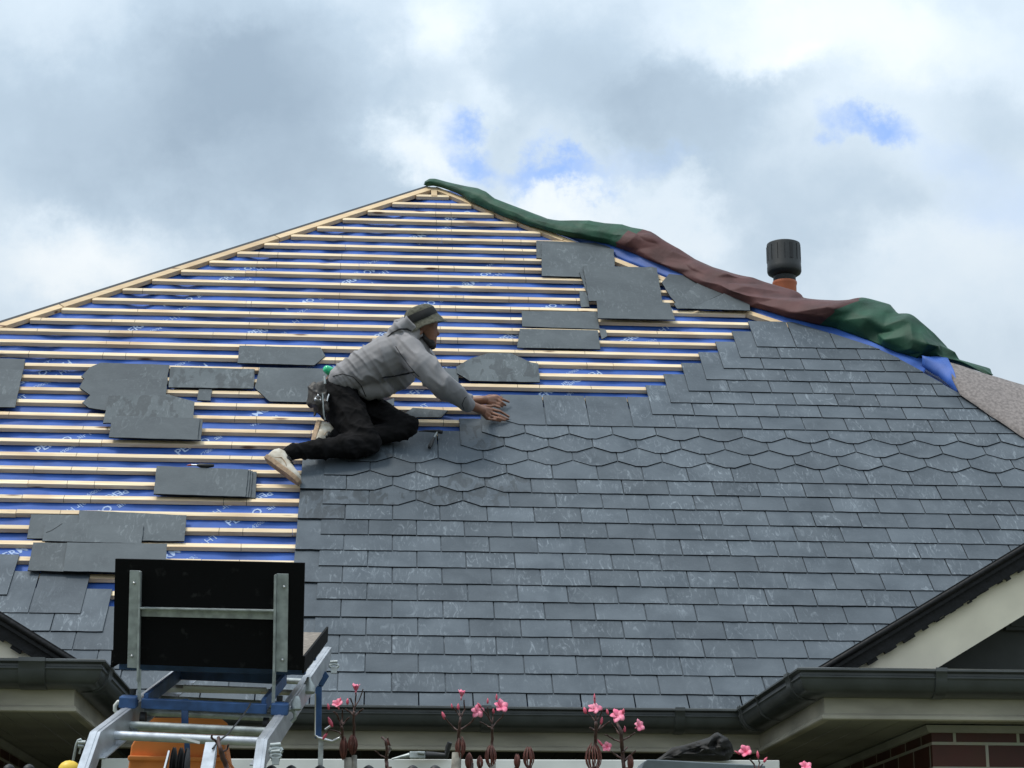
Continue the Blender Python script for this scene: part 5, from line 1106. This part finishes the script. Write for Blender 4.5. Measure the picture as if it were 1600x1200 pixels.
def online(bv, pts, r, nm, m, par, sub=6, off=.0, n=6, fl=None):
    Q = []
    for i in range(len(pts) - 1):
        for k in range(sub + (i == len(pts) - 2)):
            t = k / sub; x, y = pts[i][0] + (pts[i + 1][0] - pts[i][0]) * t, pts[i][1] + (pts[i + 1][1] - pts[i][1]) * t
            dd = ray(x, y).normalized(); h = bv.ray_cast(CAM, dd)
            if h[0] is not None: Q.append(h[0] - dd * off)
    if len(Q) < 2: return
    b = MB(); b.tube(Q, r, n); return obj(nm, b, M[m], par, smooth=180)
online(jbv, [(597, 590), (612, 588), (630, 585), (648, 581)], .0052, 'pocket_zip', 'jack2', jk)
online(jbv, [(606, 526), (614, 519), (624, 514), (636, 514), (643, 517)], .0052, 'hood_seam', 'jack2', jk)
online(jbv, [(618, 541), (628, 556), (639, 571), (650, 584), (655, 589)], .0026, 'armhole_seam', 'jack2', jk)
online(jbv, [(520, 588), (535, 584), (552, 589), (564, 602), (572, 620)], .0026, 'hem_seam', 'jack2', jk)
online(jbv, [(725, 640), (722, 632), (726, 622), (729, 620)], .0022, 'cuff_seam', 'jack2', jk)
# --- trousers
tb_ = MB()
cap(tb_, P_(527, 611, 11.80), P_(545, 606, 11.80), .100, .095); cap(tb_, P_(527, 606, 12.02), P_(546, 602, 12.02), .095, .090); cap(tb_, P_(518, 628, 11.86), P_(536, 640, 11.84), .108, .10)
chain(tb_, [(P_(532, 626, 11.76), .115), (P_(548, 655, 11.68), .108), (P_(564, 682, 11.60), .090), (P_(573, 692, 11.57), .080), (P_(545, 697, 11.53), .074), (P_(505, 702, 11.48), .062), (P_(470, 705, 11.44), .050), (P_(455, 706.5, 11.42), .044)])
chain(tb_, [(P_(545, 622, 12.0), .105), (P_(592, 650, 11.86), .092), (P_(622, 662, 11.75), .075), (P_(637, 666, 11.72), .066), (P_(610, 675, 11.70), .062), (P_(560, 682, 11.68), .062), (P_(520, 684, 11.64), .050)])
def twr(p):
    a = Vector((p.x * 5, p.y * 5, p.z * 11)); c_ = Vector((p.x * 9 + p.z * 9, p.y * 3, p.z * 4 - p.x * 3))
    return .009 * noise.noise(p * 7) + .004 * rdg(a, 1.0) + .010 * rdg(c_ + Vector((9, 2, 4)), 1.0) + .003 * rdg(p, 20) - .007
tme = fuse('trousers', tb_, .0062, 3, twr)
tr = obj('trousers', tme, M['pants'], man, smooth=180)
tbv = BVHTree.FromPolygons([v.co[:] for v in tme.vertices], [p.vertices[:] for p in tme.polygons])
# belt with studs
online(tbv, [(513, 594), (522, 591.5), (534, 590), (546, 592), (556, 598), (564, 608)], .011, 'belt', 'hatb', man, n=8)
b = MB()
for x, y in ((524, 590.5), (524, 595.5), (531, 589.5), (531, 596), (546, 595), (552, 596)):
    dd = ray(x, y).normalized(); h = tbv.ray_cast(CAM, dd)
    if h[0] is not None: b.ball(h[0] - dd * .012, .0035, 8)
obj('belt_studs', b, M['steel'], man, smooth=180)
online(tbv, [(542, 590), (543.5, 595.5)], .004, 'belt_loop', 'steel', man, off=.012)
# --- shoes
def shoe(heel, toe, up, nm, w=.042, ank=None):
    ax = (toe - heel); L_ = ax.length; ax = ax.normalized(); up = (up - ax * up.dot(ax)).normalized(); sd2 = ax.cross(up); b = MB(); so_ = MB()
    secs = [(0, .026, .030, .062), (.06, .032, .036, .080), (.2, .034, .040, .085), (.35, .033, .040, .072), (.5, .036, .040, .056), (.65, .041, .043, .045), (.8, .041, .042, .036), (.93, .032, .034, .026), (1.0, .012, .018, .012)]
    n = 16; vs = []
    for (t, w1, w2, h) in secs:
        for k in range(n):
            a = math.pi * k / (n - 1); vs.append(heel + ax * L_ * t + sd2 * (math.cos(a) * w1 * (1 - .15 * math.sin(a) ** 2)) + up * (.014 + math.sin(a) ** .75 * h))
    fs = [(i * n + k, i * n + (k + 1) % n, (i + 1) * n + (k + 1) % n, (i + 1) * n + k) for i in range(len(secs) - 1) for k in range(n)] + [tuple(range(n)), tuple(range((len(secs) - 1) * n, len(secs) * n))[::-1]]
    b.add(vs, fs)
    P = [heel + ax * L_ * (t - (.02 if t == 0 else -.02 if t == 1 else 0)) + sd2 * (w2 + .002) for (t, w1, w2, h) in secs] + [heel + ax * L_ * (t + (.02 if t == 1 else 0)) - sd2 * (w2 + .002) for (t, w1, w2, h) in secs[::-1]]
    so_.prism([p - up * .006 for p in P], up * .026)
    s = obj(nm, b, M['shoe'], man, smooth=180); obj('sole', so_, M['sole'], s, bevel=.003)
    tg = MB(); c = heel + ax * L_ * .40 + up * .070; tg.ball(c, (.022, .020, .020), 12); c = heel + ax * L_ * .52 + up * .058; tg.ball(c, (.020, .018, .012), 12); obj('tongue', tg, M['rubber'], s, smooth=180)
    pn = MB(); pn.tube([heel + ax * L_ * t + sd2 * .0 + up * (.016 + h_) - ray(440, 730) * 0 + (CAM - heel).normalized() * w_ for t, h_, w_ in ((.12, .02, .037), (.25, .045, .037), (.40, .035, .039), (.55, .012, .042))], .0022, 6); obj('side_stripe', pn, M['sole'], s, smooth=180)
    st = MB()
    for t in (.35, .42, .49, .56): c = heel + ax * L_ * t + up * (.014 + (.075 - (t - .35) * .1)); st.tube([c - sd2 * .02, c + up * .004, c + sd2 * .02], .0028, 6)
    obj('laces', st, M['hatb'], s, smooth=180)
    return s
shoe(P_(416, 718, 11.36), P_(466, 755, 11.27), (P_(452, 706, 11.40) - P_(430, 732, 11.33)) + Vector((0, -.02, .03)), 'shoe')
shoe(P_(497, 664, 11.68), P_(487, 700, 11.50), (P_(512, 684, 11.62) - P_(491, 680, 11.60)) + Vector((0, -.03, 0)), 'shoe')
# --- tool pouch with nails and a frog, worn on the belt
pm = MB(); cap(pm, P_(500, 606, 11.66), P_(497, 632, 11.62), .040, .036); cap(pm, P_(490, 606, 11.70), P_(487, 630, 11.66), .034, .030); cap(pm, P_(504, 600, 11.66), P_(511, 640, 11.58), .022, .016); cap(pm, P_(492, 640, 11.62), P_(491, 652, 11.6), .014, .005)
cap(pm, P_(497, 634, 11.62), P_(506, 648, 11.60), .030, .014)
pme = fuse('tool_pouch', pm, .006, 3, lambda p: .006 * rdg(p, 14) - .004 + .003 * noise.noise(p * 40))
po = obj('tool_pouch', pme, M['pouch'], man, smooth=180)
pbv = BVHTree.FromPolygons([v.co[:] for v in pme.vertices], [p.vertices[:] for p in pme.polygons])
b = MB(); b.tube([P_(507, 588, 11.62), P_(508, 600, 11.60)], .007, 10); b.tube([P_(504, 614, 11.57), P_(505, 632, 11.555), P_(506, 648, 11.55), P_(508, 656, 11.55)], .0042, 8); obj('hammer_handle', b, M['galv'], po, smooth=60)
b = MB(); c = P_(497, 622, 11.57); b.tube([c + Vector((math.cos(t) * .016, 0, math.sin(t) * .011)) for t in [i * math.pi / 6 for i in range(13)]], .0022, 6); b.ball(P_(493, 624, 11.565), (.008, .006, .010), 10); b.ball(P_(501, 625, 11.565), .005, 10); b.ball(P_(497, 618, 11.565), (.006, .004, .008), 10); obj('buckle', b, M['steel'], po, smooth=60)
b = MB(); b.tube([P_(514, 616, 11.60), P_(512, 622, 11.59), P_(511, 627, 11.585)], .0045, 8); obj('clip', b, M['steel'], po, smooth=60)
bo = MB(); a0, a1 = P_(507, 575, 11.86), P_(521, 583, 11.90); bo.tube([a0 + (a1 - a0) * t for t in (0, .1, .35, .6, 1)], [.012, .020, .025, .026, .026], 14)
obj('green_bottle', bo, M['bottle'], smooth=60, label='translucent green bottle tucked behind the roofer\'s back above the tool pouch', cat='bottle')
